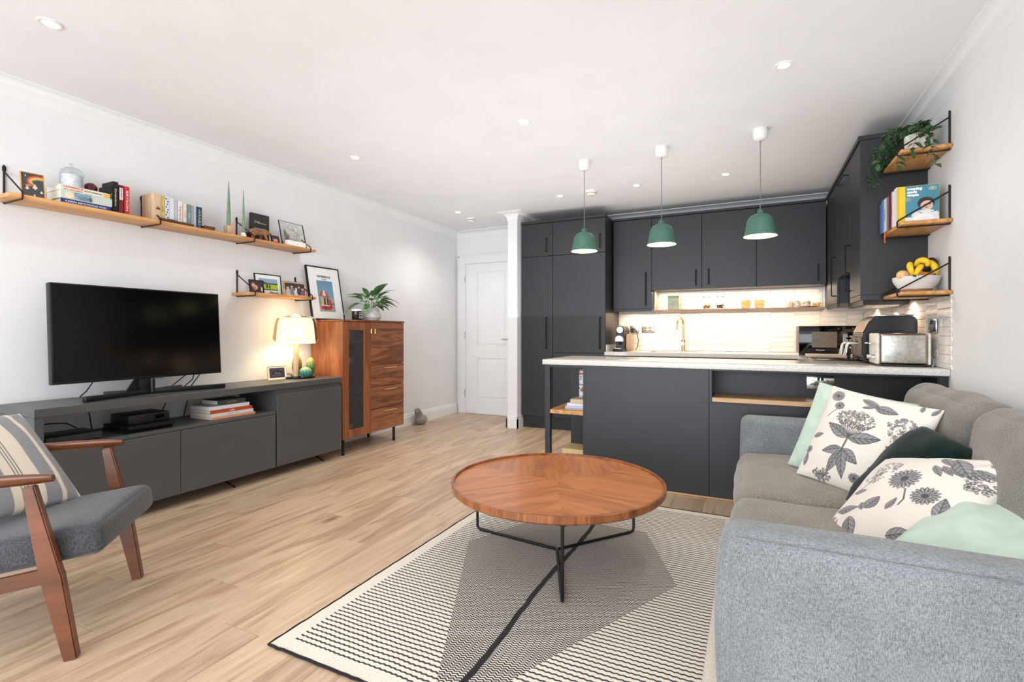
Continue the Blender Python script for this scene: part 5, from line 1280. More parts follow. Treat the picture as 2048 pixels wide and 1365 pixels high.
ps = frame('framed_poster', 'black-framed PORTMARNOCK poster of a red-roofed kiosk leaning on the wall above the cabinet', 'picture', (-3.605, 3.485, ZC), 0.40, 0.515, 0.012, M['blk'], po, 90, 10.5, 0.0, None, 0.02, False, picw=0.192, pich=0.30, pcz=-0.028)
Lm = Euler((R(-10.5), 0, 0)).to_matrix().to_4x4()
letters('PORTMARNOCK', 0.030, Lm @ FR(0, 0.0032, 0.418), TXT_K, ps, width=0.165, bold=0.0006); letters('DUBLIN', 0.015, Lm @ FR(0, 0.0032, 0.392), TXT_K, ps, width=0.06)
t = thing('candle_jar', 'black-labelled candle jar with a white lid between the poster and the plant', 'candle', (-3.47, 3.70, ZC))
G().lathe([(0, 0), (0.046, 0), (0.048, 0.004), (0.048, 0.088), (0, 0.088)], (-3.47, 3.70, ZC), 32).build('jar_body', mat('jar_black', (24, 26, 30), 0.2), t)
G().lathe([(0, 0.108), (0.049, 0.108), (0.051, 0.105), (0.051, 0.0885), (0, 0.0885)], (-3.47, 3.70, ZC), 32).build('lid', M['white'], t, recalc=True)
g = G()
for k in range(4): g.box(-3.4215, -3.4205, 3.675, 3.725 - 0.01 * (k % 2), ZC + 0.02 + k * 0.016, ZC + 0.026 + k * 0.016)
g.build('label_lines', TXT_W, t)
t = thing('potted_plant', 'broad-leaved green plant in a white faceted pot on the walnut cabinet', 'plant', (-3.50, 3.925, ZC))
G().lathe([(0, 0), (0.07, 0), (0.085, 0.004), (0.105, 0.035), (0.082, 0.128), (0.078, 0.132), (0.074, 0.128), (0.09, 0.04), (0, 0.03)], (-3.50, 3.925, ZC), 40).build('pot', mat('pot_white', (232, 230, 226), 0.5), t)
G().lathe([(0, 0.115), (0.077, 0.112)], (-3.50, 3.925, ZC), 24).build('soil', mat('soil', (60, 46, 36), 0.9), t)
lm_ = [leaf_mesh('leaf', L, W, AGL, dr, 0.25, 8, 0.9) for L, W, dr in ((0.17, 0.078, 0.6), (0.15, 0.072, 0.9), (0.135, 0.066, 0.4))]
rg = random.Random(8); g = G()
for k in range(34):
    a = 2 * math.pi * k * 0.381966 + rg.uniform(-.2, .2); q = k / 34; el = 1.15 - 1.0 * q; st = 0.07 + 0.06 * (1 - q)
    if math.cos(a) < -0.55 and q > 0.4: continue
    c0 = Vector((-3.50 + 0.02 * math.cos(a), 3.925 + 0.02 * math.sin(a), ZC + 0.112)); d = Vector((math.cos(a) * math.cos(el), math.sin(a) * math.cos(el), math.sin(el)))
    c1 = c0 + d * st + Vector((0, 0, 0.03)); g.tube([c0, (c0 + c1) / 2 + Vector((0, 0, 0.012)), c1], 0.0022, 5)
    sc = rg.uniform(0.8, 1.15)
    if math.cos(a) < -0.3: sc = min(sc, 0.8)
    put_leaf(lm_[k % 3], t, c1, a, el - 0.15, rg.uniform(-.3, .3), sc)
g.build('stem', mat('stem_pale', (120, 150, 90), 0.5), t)
# fabric dog door stop
def blob(name, parts, m, parent=None, vox=0.006, local=False, smooth=3):
    g = G()
    for c, r, rot in parts: g.sphere(c, r, 20, mx=Euler([R(a) for a in rot]).to_matrix().to_4x4())
    o = g.build(name + '_tmp', m, parent, local=local)
    rm = o.modifiers.new('r', 'REMESH'); rm.mode = 'VOXEL'; rm.voxel_size = vox
    sm = o.modifiers.new('s', 'SMOOTH'); sm.iterations = smooth; sm.factor = 0.6
    bpy.context.view_layer.update()
    me = bpy.data.meshes.new_from_object(o.evaluated_get(bpy.context.evaluated_depsgraph_get()))
    o.modifiers.clear(); old = o.data; o.data = me; bpy.data.meshes.remove(old); o.name = name
    for p in me.polygons: p.use_smooth = True
    return o
t = thing('dog_door_stop', 'small grey fabric dog door stop sitting against the skirting board', 'door stop', (-3.655, 4.95, 0))
DG = cloth('dog_fabric', (128, 118, 110), (166, 156, 146), (200, 200, 80))
blob('body', [((-3.645, 4.98, 0.058), (0.075, 0.085, 0.060), (0, 0, 0)), ((-3.655, 4.945, 0.12), (0.048, 0.05, 0.06), (0, 0, 0)), ((-3.65, 4.915, 0.175), (0.035, 0.036, 0.035), (0, 0, 0)), ((-3.64, 4.885, 0.160), (0.022, 0.028, 0.020), (20, 0, 0))], DG, t)
for s in (-1, 1):
    blob('ear', [((-3.65 + s * 0.034, 4.925, 0.155), (0.010, 0.020, 0.034), (10, 0, 0))], DG, t, 0.004)
G().sphere((-3.636, 4.858, 0.160), 0.007, 10).build('nose', M['blk'], t)
g = G()
for s in (-1, 1): g.sphere((-3.65 + s * 0.024, 4.888, 0.182), 0.004, 8)
g.build('eyes', M['blk'], t)
single(G().tube([(XL + 0.019, 5.915, 0.05), (XL + 0.05, 5.90, 0.05)], 0.006, 8), 'door_buffer', M['steel'], 'tiny metal door buffer on the skirting beside the far door', 'door stop', (XL + 0.019, 5.915, 0.05)) if False else None
# ---------------------------------------------------------------- long wall shelf and its things
ZL = 1.861
t = thing('wall_shelf', 'long oak wall shelf on black wire brackets high above the television', 'shelf', (XL, 2.22, ZL - 0.022))
G().box(XL + 0.001, -3.528, 1.203, 3.252, ZL - 0.022, ZL, 0.003, 2).build('board', M['oaks'], t)
for y in (1.255, 1.945, 2.636, 3.185): wire_bracket(t, y, XL, 1, 0.218, ZL, ZL - 0.022, 0.185)
Z = ZL + 0.0005
rb = Img(56, 72, (66, 66, 70), 1.28)
for k, c in enumerate(((170, 70, 66), (214, 110, 70), (226, 150, 92), (236, 208, 110), (110, 140, 84))):
    rb.ell(0.85, 0.86, 0.62 - k * 0.055, 0.36 - k * 0.05, c)
rb.ell(0.86, 0.80, 0.36, 0.15, (66, 66, 70)); rb.rect(0, 0.70, 1, 0.72, (66, 66, 70)); rb.rect(0.62, 0.3, 1.0, 0.69, (66, 66, 70))
for k, c in enumerate(((226, 150, 92), (214, 110, 70))): rb.ell(0.30 - 0.02 * k, 0.62, 0.12, 0.05, c)
for cx_, cy_, s in ((0.60, 0.60, 0.13), (0.24, 0.50, 0.09), (0.88, 0.34, 0.07), (0.55, 0.12, 0.06), (0.2, 1.15, 0.04)):
    rb.poly([(cx_ - s, cy_ - s), (cx_ + s, cy_ - s), (cx_, cy_ + s)], (236, 220, 190)); rb.rect(cx_ - s * .25, cy_ - s * 1.5, cx_ + s * .25, cy_ - s, (236, 220, 190))
frame('greeting_card', 'dark picture card with a rainbow and pale trees, left end of the long shelf', 'card', (-3.565, 1.318, Z), 0.098, 0.146, 0.004, cm((214, 150, 80)), rb, 90 - 8, 14, 0.0)
B1 = 'books lying under the glass dome'; B2 = 'upright books in the left group'; B3 = 'upright books in the right group'
z = Z
def arabd(t):
    G().box(-0.115, 0.127, -0.0017, -0.0011, 0.002, 0.046).build('spine_band', cm((206, 212, 206)), t, local=True)
    G().cyl((-0.085, -0.002, 0.022), (-0.085, -0.0026, 0.022), 0.019, 0.019, 24).build('roundel', cm((236, 226, 190)), t, local=True)
    im_ = Img(60, 26, (150, 186, 196), 0.43); rg_ = random.Random(3)
    for k in range(30): im_.line([(rg_.random(), rg_.random() * .43), (rg_.random(), rg_.random() * .43)], 0.012, (90, 124, 138))
    im_.poly([(0.75, 0), (1, 0), (1, 0.43), (0.9, 0.43)], (206, 212, 206)); im_.ell(0.85, 0.1, 0.08, 0.2, (70, 100, 120))
    printed_panel('map_print', im_, 0.095, 0.040, FR(-0.015, -0.0021, 0.024), t)
def lawd(t):
    G().box(0.085, 0.121, -0.0017, -0.0011, 0.003, 0.027).build('publisher_panel', cm((232, 190, 96)), t, local=True)
    letters('SCOTT ANDERSON', 0.010, FR(0.035, -0.0018, 0.015), TXT_K, t, width=0.088)
    letters('IN ARABIA', 0.009, FR(-0.062, -0.0018, 0.006), TXT_R, t, width=0.088)
book('dark blue book at the bottom of the pile under the glass dome', (36, 60, 128), (-3.552, 1.552, z), 0.026, 0.16, 0.245, 90, True, B1, 'KAREN ARMSTRONG GOD', TXT_W, 0.6, twid=0.2); z += 0.0265
book('grey-white book with a map print and roundel, middle of the pile under the dome', (212, 214, 206), (-3.548, 1.553, z), 0.048, 0.165, 0.25, 90, True, B1, extra=arabd); z += 0.0485
book('cream LAWRENCE IN ARABIA book on top of the pile under the dome', (230, 224, 208), (-3.550, 1.550, z), 0.030, 0.165, 0.245, 90, True, B1, None, extra=lawd)
letters('LAWRENCE', 0.014, FR(-0.062, -0.0018, 0.020), TXT_R, [o for o in COL.objects if o.get('label', '').startswith('cream LAWRENCE')][0], width=0.092, bold=0.0001)
z += 0.0305
t = thing('glass_cloche', 'clear glass dome with a knob standing over a white candle', 'glass dome', (-3.63, 1.515, z))
G().lathe([(0.055, 0), (0.056, 0.085), (0.050, 0.105), (0.034, 0.120), (0.010, 0.125), (0.007, 0.132), (0.012, 0.140), (0.010, 0.149), (0, 0.151)], (-3.63, 1.515, z), 40).build('dome', mat('dome_glass', (240, 246, 250), 0.03, trans=1.0, ior=1.08), t)
t = thing('candle', 'white pillar candle under the glass dome', 'candle', (-3.63, 1.515, z)); G().lathe([(0, 0), (0.045, 0), (0.046, 0.004), (0.046, 0.078), (0.042, 0.082), (0, 0.080)], (-3.63, 1.515, z), 32).build('wax', mat('candle_white', (236, 238, 242), 0.5), t)
G().cyl((-3.63, 1.515, z + 0.080), (-3.63, 1.515, z + 0.088), 0.0015).build('wick', M['blk'], t)
t = thing('cricket_ball', 'dark red leather ball resting on the pile behind the LAWRENCE book', 'ball', (-3.655, 1.615, z)); G().sphere((-3.655, 1.618, z + 0.034), 0.034, 24).build('leather', mat('red_leather', (96, 28, 32), 0.3), t)
g = G()
for k in (-1, 0, 1): g.lathe([(0.0343, -0.0008), (0.0350, 0.0), (0.0343, 0.0008)], (0, 0, 0), 36, mx=Matrix.Translation((-3.655, 1.618, z + 0.034)) @ Euler((R(75), R(20), 0)).to_matrix().to_4x4() @ Matrix.Translation((0, 0, k * 0.003)))
g.build('seam', mat('seam_tan', (150, 90, 60), 0.6), t)
def up(lab, c, y0, y1, h, grp, sp=None, tc=None, xf=-3.575, dep=0.125, ts=0.5, tw=None, extra=None, tilt=0):
    return book(lab, c, (xf, (y0 + y1) / 2, Z), abs(y1 - y0) - 0.001, dep, h, 90, False, grp, sp, tc, ts, twid=tw, extra=extra, tilt=tilt)
up('thin black gold-lettered book, first of the left upright group', (26, 24, 24), 1.682, 1.698, 0.165, B2, 'BEING AND TIME', TXT_G, ts=0.6)
up('thick black book beside the thin gold-lettered one', (22, 22, 26), 1.698, 1.728, 0.196, B2, 'Comandante', TXT_W, ts=0.5, tw=0.11)
def boon(t): G().box(-0.0095, 0.0095, -0.0018, -0.0011, 0.09, 0.165).build('title_panel', cm((236, 232, 226)), t, local=True); letters('MONUMENTS', 0.012, FR(0, -0.0022, 0.128) @ Matrix.Rotation(R(-90), 4, 'Z'), TXT_K, t, width=0.066)
up('dark red book with a white title panel', (118, 36, 34), 1.731, 1.756, 0.183, B2, extra=boon)
up('bright red BRYSON book with white lettering, last of the left group', (206, 44, 50), 1.761, 1.790, 0.182, B2, 'BRYSON', TXT_W, ts=0.62, tw=0.125)
t = thing('wooden_box', 'pale pine wine box standing at the middle of the long shelf', 'box', (-3.63, 1.94, Z))
G().box(-3.70, -3.562, 1.925, 1.972, Z, Z + 0.18, 0.001, 1).build('box_body', M['pale'], t)
g = G(); g.box(-3.5618, -3.5612, 1.940, 1.964, Z + 0.075, Z + 0.088); g.box(-3.5618, -3.5612, 1.946, 1.950, Z + 0.088, Z + 0.10); g.box(-3.5618, -3.5612, 1.955, 1.958, Z + 0.088, Z + 0.095); g.build('castle_stamp', mat('stamp_brown', (110, 70, 44), 0.7), t)
up('thin yellow book beside the pine box', (232, 210, 110), 1.976, 2.000, 0.178, B3, 'GOOSE', mat('print_olive', (110, 100, 50), .5), dep=0.12)
def vine(t):
    g_ = G()
    for k in range(9): g_.sphere((0.006 * math.sin(k * 2.1), -0.0014, 0.018 + k * 0.018), (0.005, 0.0004, 0.005), 8)
    g_.build('flower_print', TXT_B, t, local=True)
up('white book with blue flower pattern on the spine', (228, 230, 236), 2.002, 2.030, 0.180, B3, extra=vine)
up('plain white book right of the flower-patterned one', (226, 230, 238), 2.031, 2.062, 0.176, B3)
up('thin pale blue-grey book in the right group', (190, 196, 204), 2.063, 2.083, 0.170, B3)
up('white book with red Sapiens lettering', (236, 232, 228), 2.085, 2.118, 0.168, B3, 'Sapiens', TXT_R, ts=0.6, tw=0.09)
up('cream book with a faint orange stripe beside Sapiens', (234, 222, 206), 2.121, 2.146, 0.162, B3, 'THINKING', mat('print_rust', (190, 110, 80), .5), ts=0.4)
up('teal grey book in the right upright group', (120, 142, 142), 2.149, 2.176, 0.158, B3, 'ISLAND', TXT_W, ts=0.4)
up('pale brown-grey book beside the teal one', (176, 160, 156), 2.177, 2.192, 0.156, B3)
up('pale sky blue book second from the right in the right group', (168, 196, 216), 2.193, 2.212, 0.154, B3)
up('navy ARABS book with gold lettering at the right of the group', (24, 60, 104), 2.214, 2.253, 0.157, B3, '\u2022ARABS\u2022', TXT_G, ts=0.75, tw=0.13)
t = thing('leather_roll', 'dark brown carved wooden piece lying in front of the upright books', 'ornament', (-3.548, 2.06, Z))
blob('carved_body', [((-3.545, 1.975, Z + 0.011), (0.011, 0.03, 0.011), (0, 0, 0)), ((-3.545, 2.03, Z + 0.012), (0.011, 0.045, 0.012), (0, 0, 0)), ((-3.545, 2.10, Z + 0.010), (0.011, 0.05, 0.010), (0, 0, 0)), ((-3.545, 2.155, Z + 0.009), (0.010, 0.03, 0.009), (0, 0, 0))], mat('dark_leather', (92, 58, 44), 0.5, ns=120, nv=0.2), t, 0.004)
t = thing('brown_box', 'flat brown wooden box right of the ARABS book', 'box', (-3.60, 2.30, Z)); G().box(-3.66, -3.55, 2.258, 2.335, Z, Z + 0.022, 0.002, 1).build('box_body', mat('box_brown', (110, 70, 50), 0.5, ns=50, nv=0.1), t)
g = G(); g.box(-3.661, -3.549, 2.257, 2.336, Z + 0.0222, Z + 0.028, 0.001, 1); g.build('lid', mat('box_brown2', (96, 60, 44), 0.5), t)
# candle holders and tapers
CG = mat('taper_green', (122, 152, 118), 0.4, nv=0.05)
t = thing('candle_holder', 'stacked wooden block candle holder carrying the taller green taper', 'candle holder', (-3.60, 2.485, Z))
g = G()
for k in range(6): g.box(-3.632, -3.585, 2.455, 2.482, Z + k * 0.012, Z + k * 0.012 + 0.0112, 0.001, 1)
g.build('ribbed_block', M['pale'], t); G().box(-3.630, -3.585, 2.4825, 2.512, Z, Z + 0.088, 0.001, 1).build('smooth_block', mat('pink_wood', (206, 164, 136), 0.6), t)
def taper(lab, c, r, h):
    t = thing('taper_candle', lab, 'candle', c, 0, 'green taper candles'); G().lathe([(0, 0), (r, 0), (r * 0.98, h * 0.3), (r * 0.55, h * 0.72), (0.0016, h), (0, h)], c, 20).build('wax', CG, t)
taper('taller thicker sage green taper on the wooden block holder', (-3.610, 2.480, Z + 0.0725), 0.0135, 0.345)
t = thing('candle_holder', 'small white ceramic candle holder with the thinner taper', 'candle holder', (-3.585, 2.585, Z))
G().lathe([(0, 0), (0.018, 0), (0.022, 0.008), (0.019, 0.014), (0.022, 0.020), (0.017, 0.028), (0.016, 0.036), (0, 0.036)], (-3.585, 2.585, Z), 28).build('holder_body', M['white'], t)
taper('slimmer green taper in the white ceramic holder', (-3.585, 2.585, Z + 0.0365), 0.0095, 0.335)
# black card box, dark box, bear
t = thing('black_box', 'black printed presentation box leaning behind the wooden bear', 'box', (-3.66, 2.80, Z))
g = G(); g.box(-3.70, -3.672, 2.715, 2.885, Z, Z + 0.237, 0.004, 2); g.build('box_body', mat('card_black', (44, 40, 40), 0.5, ns=20, nv=0.1), t)
letters('Jose', 0.030, FR(-3.6715 + 3.66, -0.03, 0.170, 90, 0, 90) , mat('print_silver', (190, 180, 166), .4), t, width=0.05)
g = G(); g.box(-3.6718, -3.6712, 2.775, 2.855, Z + 0.158, Z + 0.163); g.box(-3.6718, -3.6712, 2.745, 2.855, Z + 0.112, Z + 0.118); g.box(-3.6718, -3.6712, 2.775, 2.855, Z + 0.104, Z + 0.108); g.build('fine_print', MATS['print_silver'], t)
t = thing('dark_wooden_box', 'small dark brown wooden block behind the bear', 'box', (-3.64, 2.68, Z)); G().box(-3.668, -3.62, 2.625, 2.700, Z, Z + 0.055, 0.001, 1).build('box_body', mat('dark_brown', (84, 56, 38), 0.6, ns=60, nv=0.1), t)
t = thing('wooden_bear', 'carved brown wooden bear walking right on the long shelf', 'figurine', (-3.585, 2.72, Z))
bx = -3.585
blob('body', [((bx, 2.675, Z + 0.060), (0.026, 0.042, 0.030), (0, 0, 0)), ((bx, 2.72, Z + 0.065), (0.024, 0.045, 0.028), (0, 0, 0)), ((bx, 2.765, Z + 0.068), (0.022, 0.035, 0.026), (0, 0, 0)), ((bx, 2.795, Z + 0.070), (0.018, 0.028, 0.018), (0, 0, 0)), ((bx, 2.822, Z + 0.068), (0.010, 0.018, 0.009), (-15, 0, 0)),
              ((bx + 0.014, 2.66, Z + 0.028), (0.011, 0.014, 0.032), (10, 0, 0)), ((bx - 0.014, 2.675, Z + 0.026), (0.011, 0.013, 0.028), (-10, 0, 0)), ((bx + 0.014, 2.775, Z + 0.028), (0.009, 0.011, 0.038), (25, 0, 0)), ((bx - 0.012, 2.745, Z + 0.028), (0.010, 0.012, 0.034), (-15, 0, 0)),
              ((bx + 0.012, 2.788, Z + 0.089), (0.004, 0.006, 0.007), (0, 0, 0)), ((bx - 0.012, 2.788, Z + 0.089), (0.004, 0.006, 0.007), (0, 0, 0))], M['bearw'], t, 0.0035, smooth=2)
ph = Img(24, 24, (40, 34, 40), 1.0); ph.ell(0.4, 0.45, 0.22, 0.26, (220, 160, 130)); ph.ell(0.66, 0.40, 0.2, 0.24, (226, 150, 120)); ph.ell(0.5, 0.1, 0.4, 0.16, (200, 90, 90)); ph.ell(0.4, 0.66, 0.2, 0.12, (50, 30, 26))
frame('photo_frame', 'tiny black-edged photo frame between the bear and the glass frame', 'photo frame', (-3.555, 2.858, Z), 0.072, 0.062, 0.005, M['blk'], ph, 90, 16, 0.0, 'small photo frames')
t = thing('picture_frame', 'double glass frame with black edges tilted back, holding folded paper shapes', 'picture frame', (-3.575, 3.065, Z), 90)
Lm = Euler((R(-14), 0, 0)).to_matrix().to_4x4()
g = G()
for x in (-0.128, 0.122): g.box(x, x + 0.006, 0, 0.006, 0, 0.222, mx=Lm)
g.box(-0.122, 0.122, 0.001, 0.004, 0.219, 0.222, mx=Lm); g.build('frame', M['blk'], t, local=True)
g = G(); g.box(-0.122, 0.122, 0.0025, 0.0035, 0.002, 0.219, mx=Lm); g.build('glass_pane', mat('thin_glass', (246, 248, 248), 0.02, trans=1.0, ior=1.02), t, local=True)
for c, pts in (((226, 226, 214), [(-0.092, 0.035), (0.092, 0.035), (0.075, 0.175), (0.0, 0.150), (-0.06, 0.13)]), ((150, 140, 124), [(-0.09, 0.04), (-0.055, 0.04), (-0.035, 0.095), (-0.085, 0.15)]), ((206, 208, 190), [(-0.05, 0.03), (0.03, 0.03), (0.04, 0.095), (-0.04, 0.095)]), ((186, 136, 90), [(0.035, 0.03), (0.095, 0.03), (0.068, 0.125)])):
    g = G(); g.prism(pts, 'Y', 0.006 + 0.001 * (c[0] % 5), 0.0075 + 0.001 * (c[0] % 5)); g.bm.transform(Lm); g.build('paper_shape', cm(c, 0.8), t, local=True)
t = thing('white_tray', 'small white open tray in front of the glass frame', 'tray', (-3.555, 3.045, Z))
g = G(); g.box(-3.57, -3.536, 2.955, 3.145, Z, Z + 0.003); g.box(-3.539, -3.536, 2.955, 3.145, Z + 0.003, Z + 0.042); g.box(-3.57, -3.567, 2.955, 3.145, Z + 0.003, Z + 0.042); g.box(-3.567, -3.539, 2.955, 2.958, Z + 0.003, Z + 0.042); g.box(-3.567, -3.539, 3.142, 3.145, Z + 0.003, Z + 0.042); g.build('tray_body', mat('tray_white', (236, 230, 224), 0.5), t)
# short shelf with family photographs
ZK = 1.436
t = thing('wall_shelf', 'short oak wall shelf with family photos right of the television', 'shelf', (XL, 2.85, ZK - 0.022))
G().box(XL + 0.001, -3.528, 2.598, 3.250, ZK - 0.022, ZK, 0.003, 2).build('board', M['oaks'], t)
for y in (2.640, 3.205): wire_bracket(t, y, XL, 1, 0.218, ZK, ZK - 0.022, 0.185)
Z = ZK + 0.0005
f1 = Img(60, 44, (120, 150, 170), 0.72); f1.rect(0, 0, 1, 0.40, (176, 206, 60)); f1.poly([(0, 0.40), (0.2, 0.58), (0.35, 0.5), (0.5, 0.42), (1, 0.46), (1, 0.36), (0, 0.36)], (60, 84, 70)); f1.rect(0, 0.46, 1, 0.72, (150, 180, 206)); f1.poly([(0, 0.38), (0.15, 0.6), (0.4, 0.46), (0.6, 0.40), (0, 0.36)], (70, 90, 80)); f1.ell(0.42, 0.24, 0.05, 0.12, (40, 50, 66)); f1.ell(0.56, 0.22, 0.05, 0.12, (90, 70, 60)); f1.rect(0, 0, 1, 0.08, (80, 120, 50))
frame('photo_frame', 'wide black-framed landscape photo of a green field at the back of the short shelf', 'photo frame', (-3.655, 2.875, Z), 0.255, 0.175, 0.008, M['blk'], f1, 90, 8, 0.03, 'family photo frames')
f2 = Img(36, 30, (60, 44, 36), 0.84)
for x_, y_, c in ((0.25, 0.5, (214, 160, 130)), (0.42, 0.36, (226, 176, 150)), (0.30, 0.25, (190, 120, 90)), (0.7, 0.45, (60, 60, 70))): f2.ell(x_, y_, 0.14, 0.16, c)
f2.rect(0.8, 0.1, 0.92, 0.4, (200, 204, 206))
frame('photo_frame', 'small dark photo frame in front of the landscape photo on the short shelf', 'photo frame', (-3.590, 2.713, Z), 0.128, 0.108, 0.005, M['blk'], f2, 90, 9, 0.0, 'family photo frames')
f3 = Img(60, 40, (58, 50, 52), 0.66)
for x_, y_, c, s in ((0.14, 0.40, (220, 190, 176), (190, 186, 190)), (0.34, 0.48, (214, 180, 160), (130, 130, 134)), (0.55, 0.38, (226, 196, 180), (220, 216, 216)), (0.70, 0.46, (206, 172, 150), (60, 60, 66)), (0.88, 0.36, (222, 190, 176), (140, 90, 120))):
    f3.ell(x_, y_ - 0.28, 0.12, 0.22, s); f3.ell(x_, y_, 0.06, 0.085, c); f3.ell(x_, y_ + 0.06, 0.06, 0.04, (70, 52, 44))
frame('photo_frame', 'light wooden frame with a photo of five people on the short shelf', 'photo frame', (-3.60, 3.097, Z), 0.232, 0.128, 0.008, M['oaks'], f3, 90, 9, 0.004, 'family photo frames')
for k, (y, r) in enumerate(((2.812, 0.014), (2.838, 0.011), (2.868, 0.012))):
    g = G(); g.sphere((-3.557, y, Z + r * 0.7), (r * 0.9, r * 1.15, r * 0.7), 12); single(g, 'pebble', mat('pebble_grey', (130, 124, 118), 0.6), ('largest grey pebble, leftmost of three on the short shelf', 'smallest grey pebble, middle of three on the short shelf', 'rightmost of the three grey pebbles on the short shelf')[k], 'pebble', (-3.557, y, Z), 'pebbles on the short shelf')
# ---------------------------------------------------------------- rug
RX0, RX1, RY0, RY1 = -1.552, -0.085, 1.215, 3.262
def rugmat(name, dense):
    k = NT(name); k.b.inputs['Roughness'].default_value = 0.95; k.b.inputs['Sheen Weight'].default_value = 0.2
    tc = k.n('ShaderNodeTexCoord'); sp = k.n('ShaderNodeSeparateXYZ'); k.l(tc, 'Object', sp, 0)
    def ma(op, a, b=None, c=None):
        n = k.n('ShaderNodeMath', operation=op)
        for i, v in enumerate((a, b, c)):
            if v is None: continue
            if isinstance(v, (int, float)): n.inputs[i].default_value = v
            else: k.l(v[0], v[1], n, i)
        return (n, 0)
    X = (sp, 0); Y = (sp, 1)
    zig = ma('PINGPONG', ma('MULTIPLY', X, 90.0), 1.0)                 # stitch steps along the row
    yy = ma('ADD', ma('MULTIPLY', Y, 44.0), ma('MULTIPLY', zig, 0.16 if not dense else 0.30))
    nz = k.n('ShaderNodeTexNoise'); nz.inputs['Scale'].default_value = 9; k.l(tc, 'Object', nz, 'Vector')
    yy = ma('ADD', yy, ma('MULTIPLY', (nz, 0), 0.5))
    if dense: yy = ma('MULTIPLY', yy, 2.0)
    fr = ma('FRACT', yy)
    mask = ma('LESS_THAN', fr, 0.33 if not dense else 0.60)
    n2 = k.n('ShaderNodeTexNoise'); n2.inputs['Scale'].default_value = 260; n2.inputs['Detail'].default_value = 2; k.l(tc, 'Object', n2, 'Vector')
    r1 = k.ramp([(0.3, (206, 196, 180)), (0.7, (236, 228, 214))]); k.l(n2, 0, r1, 0)
    r2 = k.ramp([(0.3, (20, 18, 20)), (0.7, (48, 46, 47))]); k.l(n2, 0, r2, 0)
    mx = k.mix('MIX'); k.l(mask[0], 0, mx, 0); k.l(r1, 0, mx, 6); k.l(r2, 0, mx, 7); k.l(mx, 2, k.b, 'Base Color')
    k.bump(n2, 0, 0.4, 0.0015)
    return k.m
RUGC = cloth('rug_cream', (208, 198, 182), (236, 228, 214), (300, 300, 120), sheen=0.1)
RUGK = cloth('rug_black', (20, 18, 20), (44, 40, 42), (300, 300, 120), sheen=0.1)
rug = thing('area_rug', 'cream flat-woven rug with black stitched stripes and a dark diamond under the coffee table', 'rug', (-0.82, 2.24, 0.0015))
cxr = -0.825; bw = 0.062
gem = [(-1.357, 2.275), (-1.120, 2.800), (-0.530, 2.800), (-0.300, 2.270), (-0.760, RY0 + bw), (-0.885, RY0 + bw)]
zr = 0.009
def flat(pts, z0, z1, name, m):
    g = G(); g.prism(pts, 'Z', z0, z1); return g.build(name, m, rug, recalc=True)
flat([(RX0, RY0), (RX1, RY0), (RX1, RY1), (RX0, RY1)], 0.0012, zr - 0.0008, 'woven_ground', RUGC)
ix0, ix1, iy0, iy1 = RX0 + bw, RX1 - bw, RY0 + bw, RY1 - bw
flat([(ix0, iy0), (ix1, iy0), (ix1, iy1), (ix0, iy1)], zr - 0.0008, zr, 'striped_field', rugmat('rug_stripes', False))
flat(gem[::-1], zr, zr + 0.0006, 'dark_diamond', rugmat('rug_stripes_dense', True))
rg = random.Random(4)
L_, R_ = [], []
for i in range(46):
    s = i / 45; y = iy0 - bw * 0.9 + s * (2.80 - iy0 + bw * 0.9); x = -0.828 + 0.006 * math.sin(s * 9) + rg.uniform(-.002, .002)
    L_.append((x - 0.010 - rg.uniform(0, .003), y)); R_.append((x + 0.010 + rg.uniform(0, .003), y))
flat(L_ + R_[::-1], zr + 0.0006, zr + 0.0016, 'centre_line', RUGK)
per = []
for (xa, ya), (xb, yb) in (((RX0, RY0), (RX1, RY0)), ((RX1, RY0), (RX1, RY1)), ((RX1, RY1), (RX0, RY1)), ((RX0, RY1), (RX0, RY0))):
    n = 60
    for i in range(n):
        s = i / n; per.append((xa + (xb - xa) * s + rg.uniform(-.0015, .0015), ya + (yb - ya) * s + rg.uniform(-.0015, .0015), 0.0062 + rg.uniform(-.0008, .0008)))
G().tube(per, 0.0052, 6, cyclic=True).build('edging', RUGK, rug)
# ---------------------------------------------------------------- coffee table
TX, TY = -0.893, 2.365; zt = 0.380; ZR = zr + 0.0018
ct = thing('coffee_table', 'round walnut coffee table with a raised rim on a black three-legged wire base', 'coffee table', (TX, TY, ZR))
G().lathe([(0, -0.040), (0.520, -0.040), (0.526, -0.036), (0.530, -0.030), (0.531, -0.002), (0.528, 0.0), (0.520, 0.0), (0.5185, -0.002), (0.5185, -0.0125), (0, -0.0125)], (TX, TY, zt), 128).build('rim', wood('walnut_rim', (96, 52, 26), (136, 80, 44), (168, 104, 62), 'Z', 0.9, 0.28, False, 0, 0.9, coat=0.3), ct, sharp=30)
LA = [math.radians(a) for a in (-66.8, 53.2, 173.2)]
for i in range(3):
    a0, a1 = LA[i], LA[i] + 2 * math.pi / 3; am = (a0 + a1) / 2
    b = bmesh.new(); n = 32; c = b.verts.new((0, 0, 0)); ring = []
    for k in range(n + 1):
        a = a0 + (a1 - a0) * k / n - am; ring.append(b.verts.new((math.cos(a) * 0.518, math.sin(a) * 0.518, 0)))
    for k in range(n): b.faces.new((c, ring[k], ring[k + 1]))
    me = bpy.data.meshes.new('veneer_panel'); b.to_mesh(me); b.free()
    me.materials.append(M['walx'])
    o = bpy.data.objects.new('veneer_panel', me); COL.objects.link(o); o.parent = ct
    o.location = (0, 0, zt - 0.0122 - ZR); o.rotation_euler = (0, 0, am)
hub = (TX, TY, ZR + 0.018)
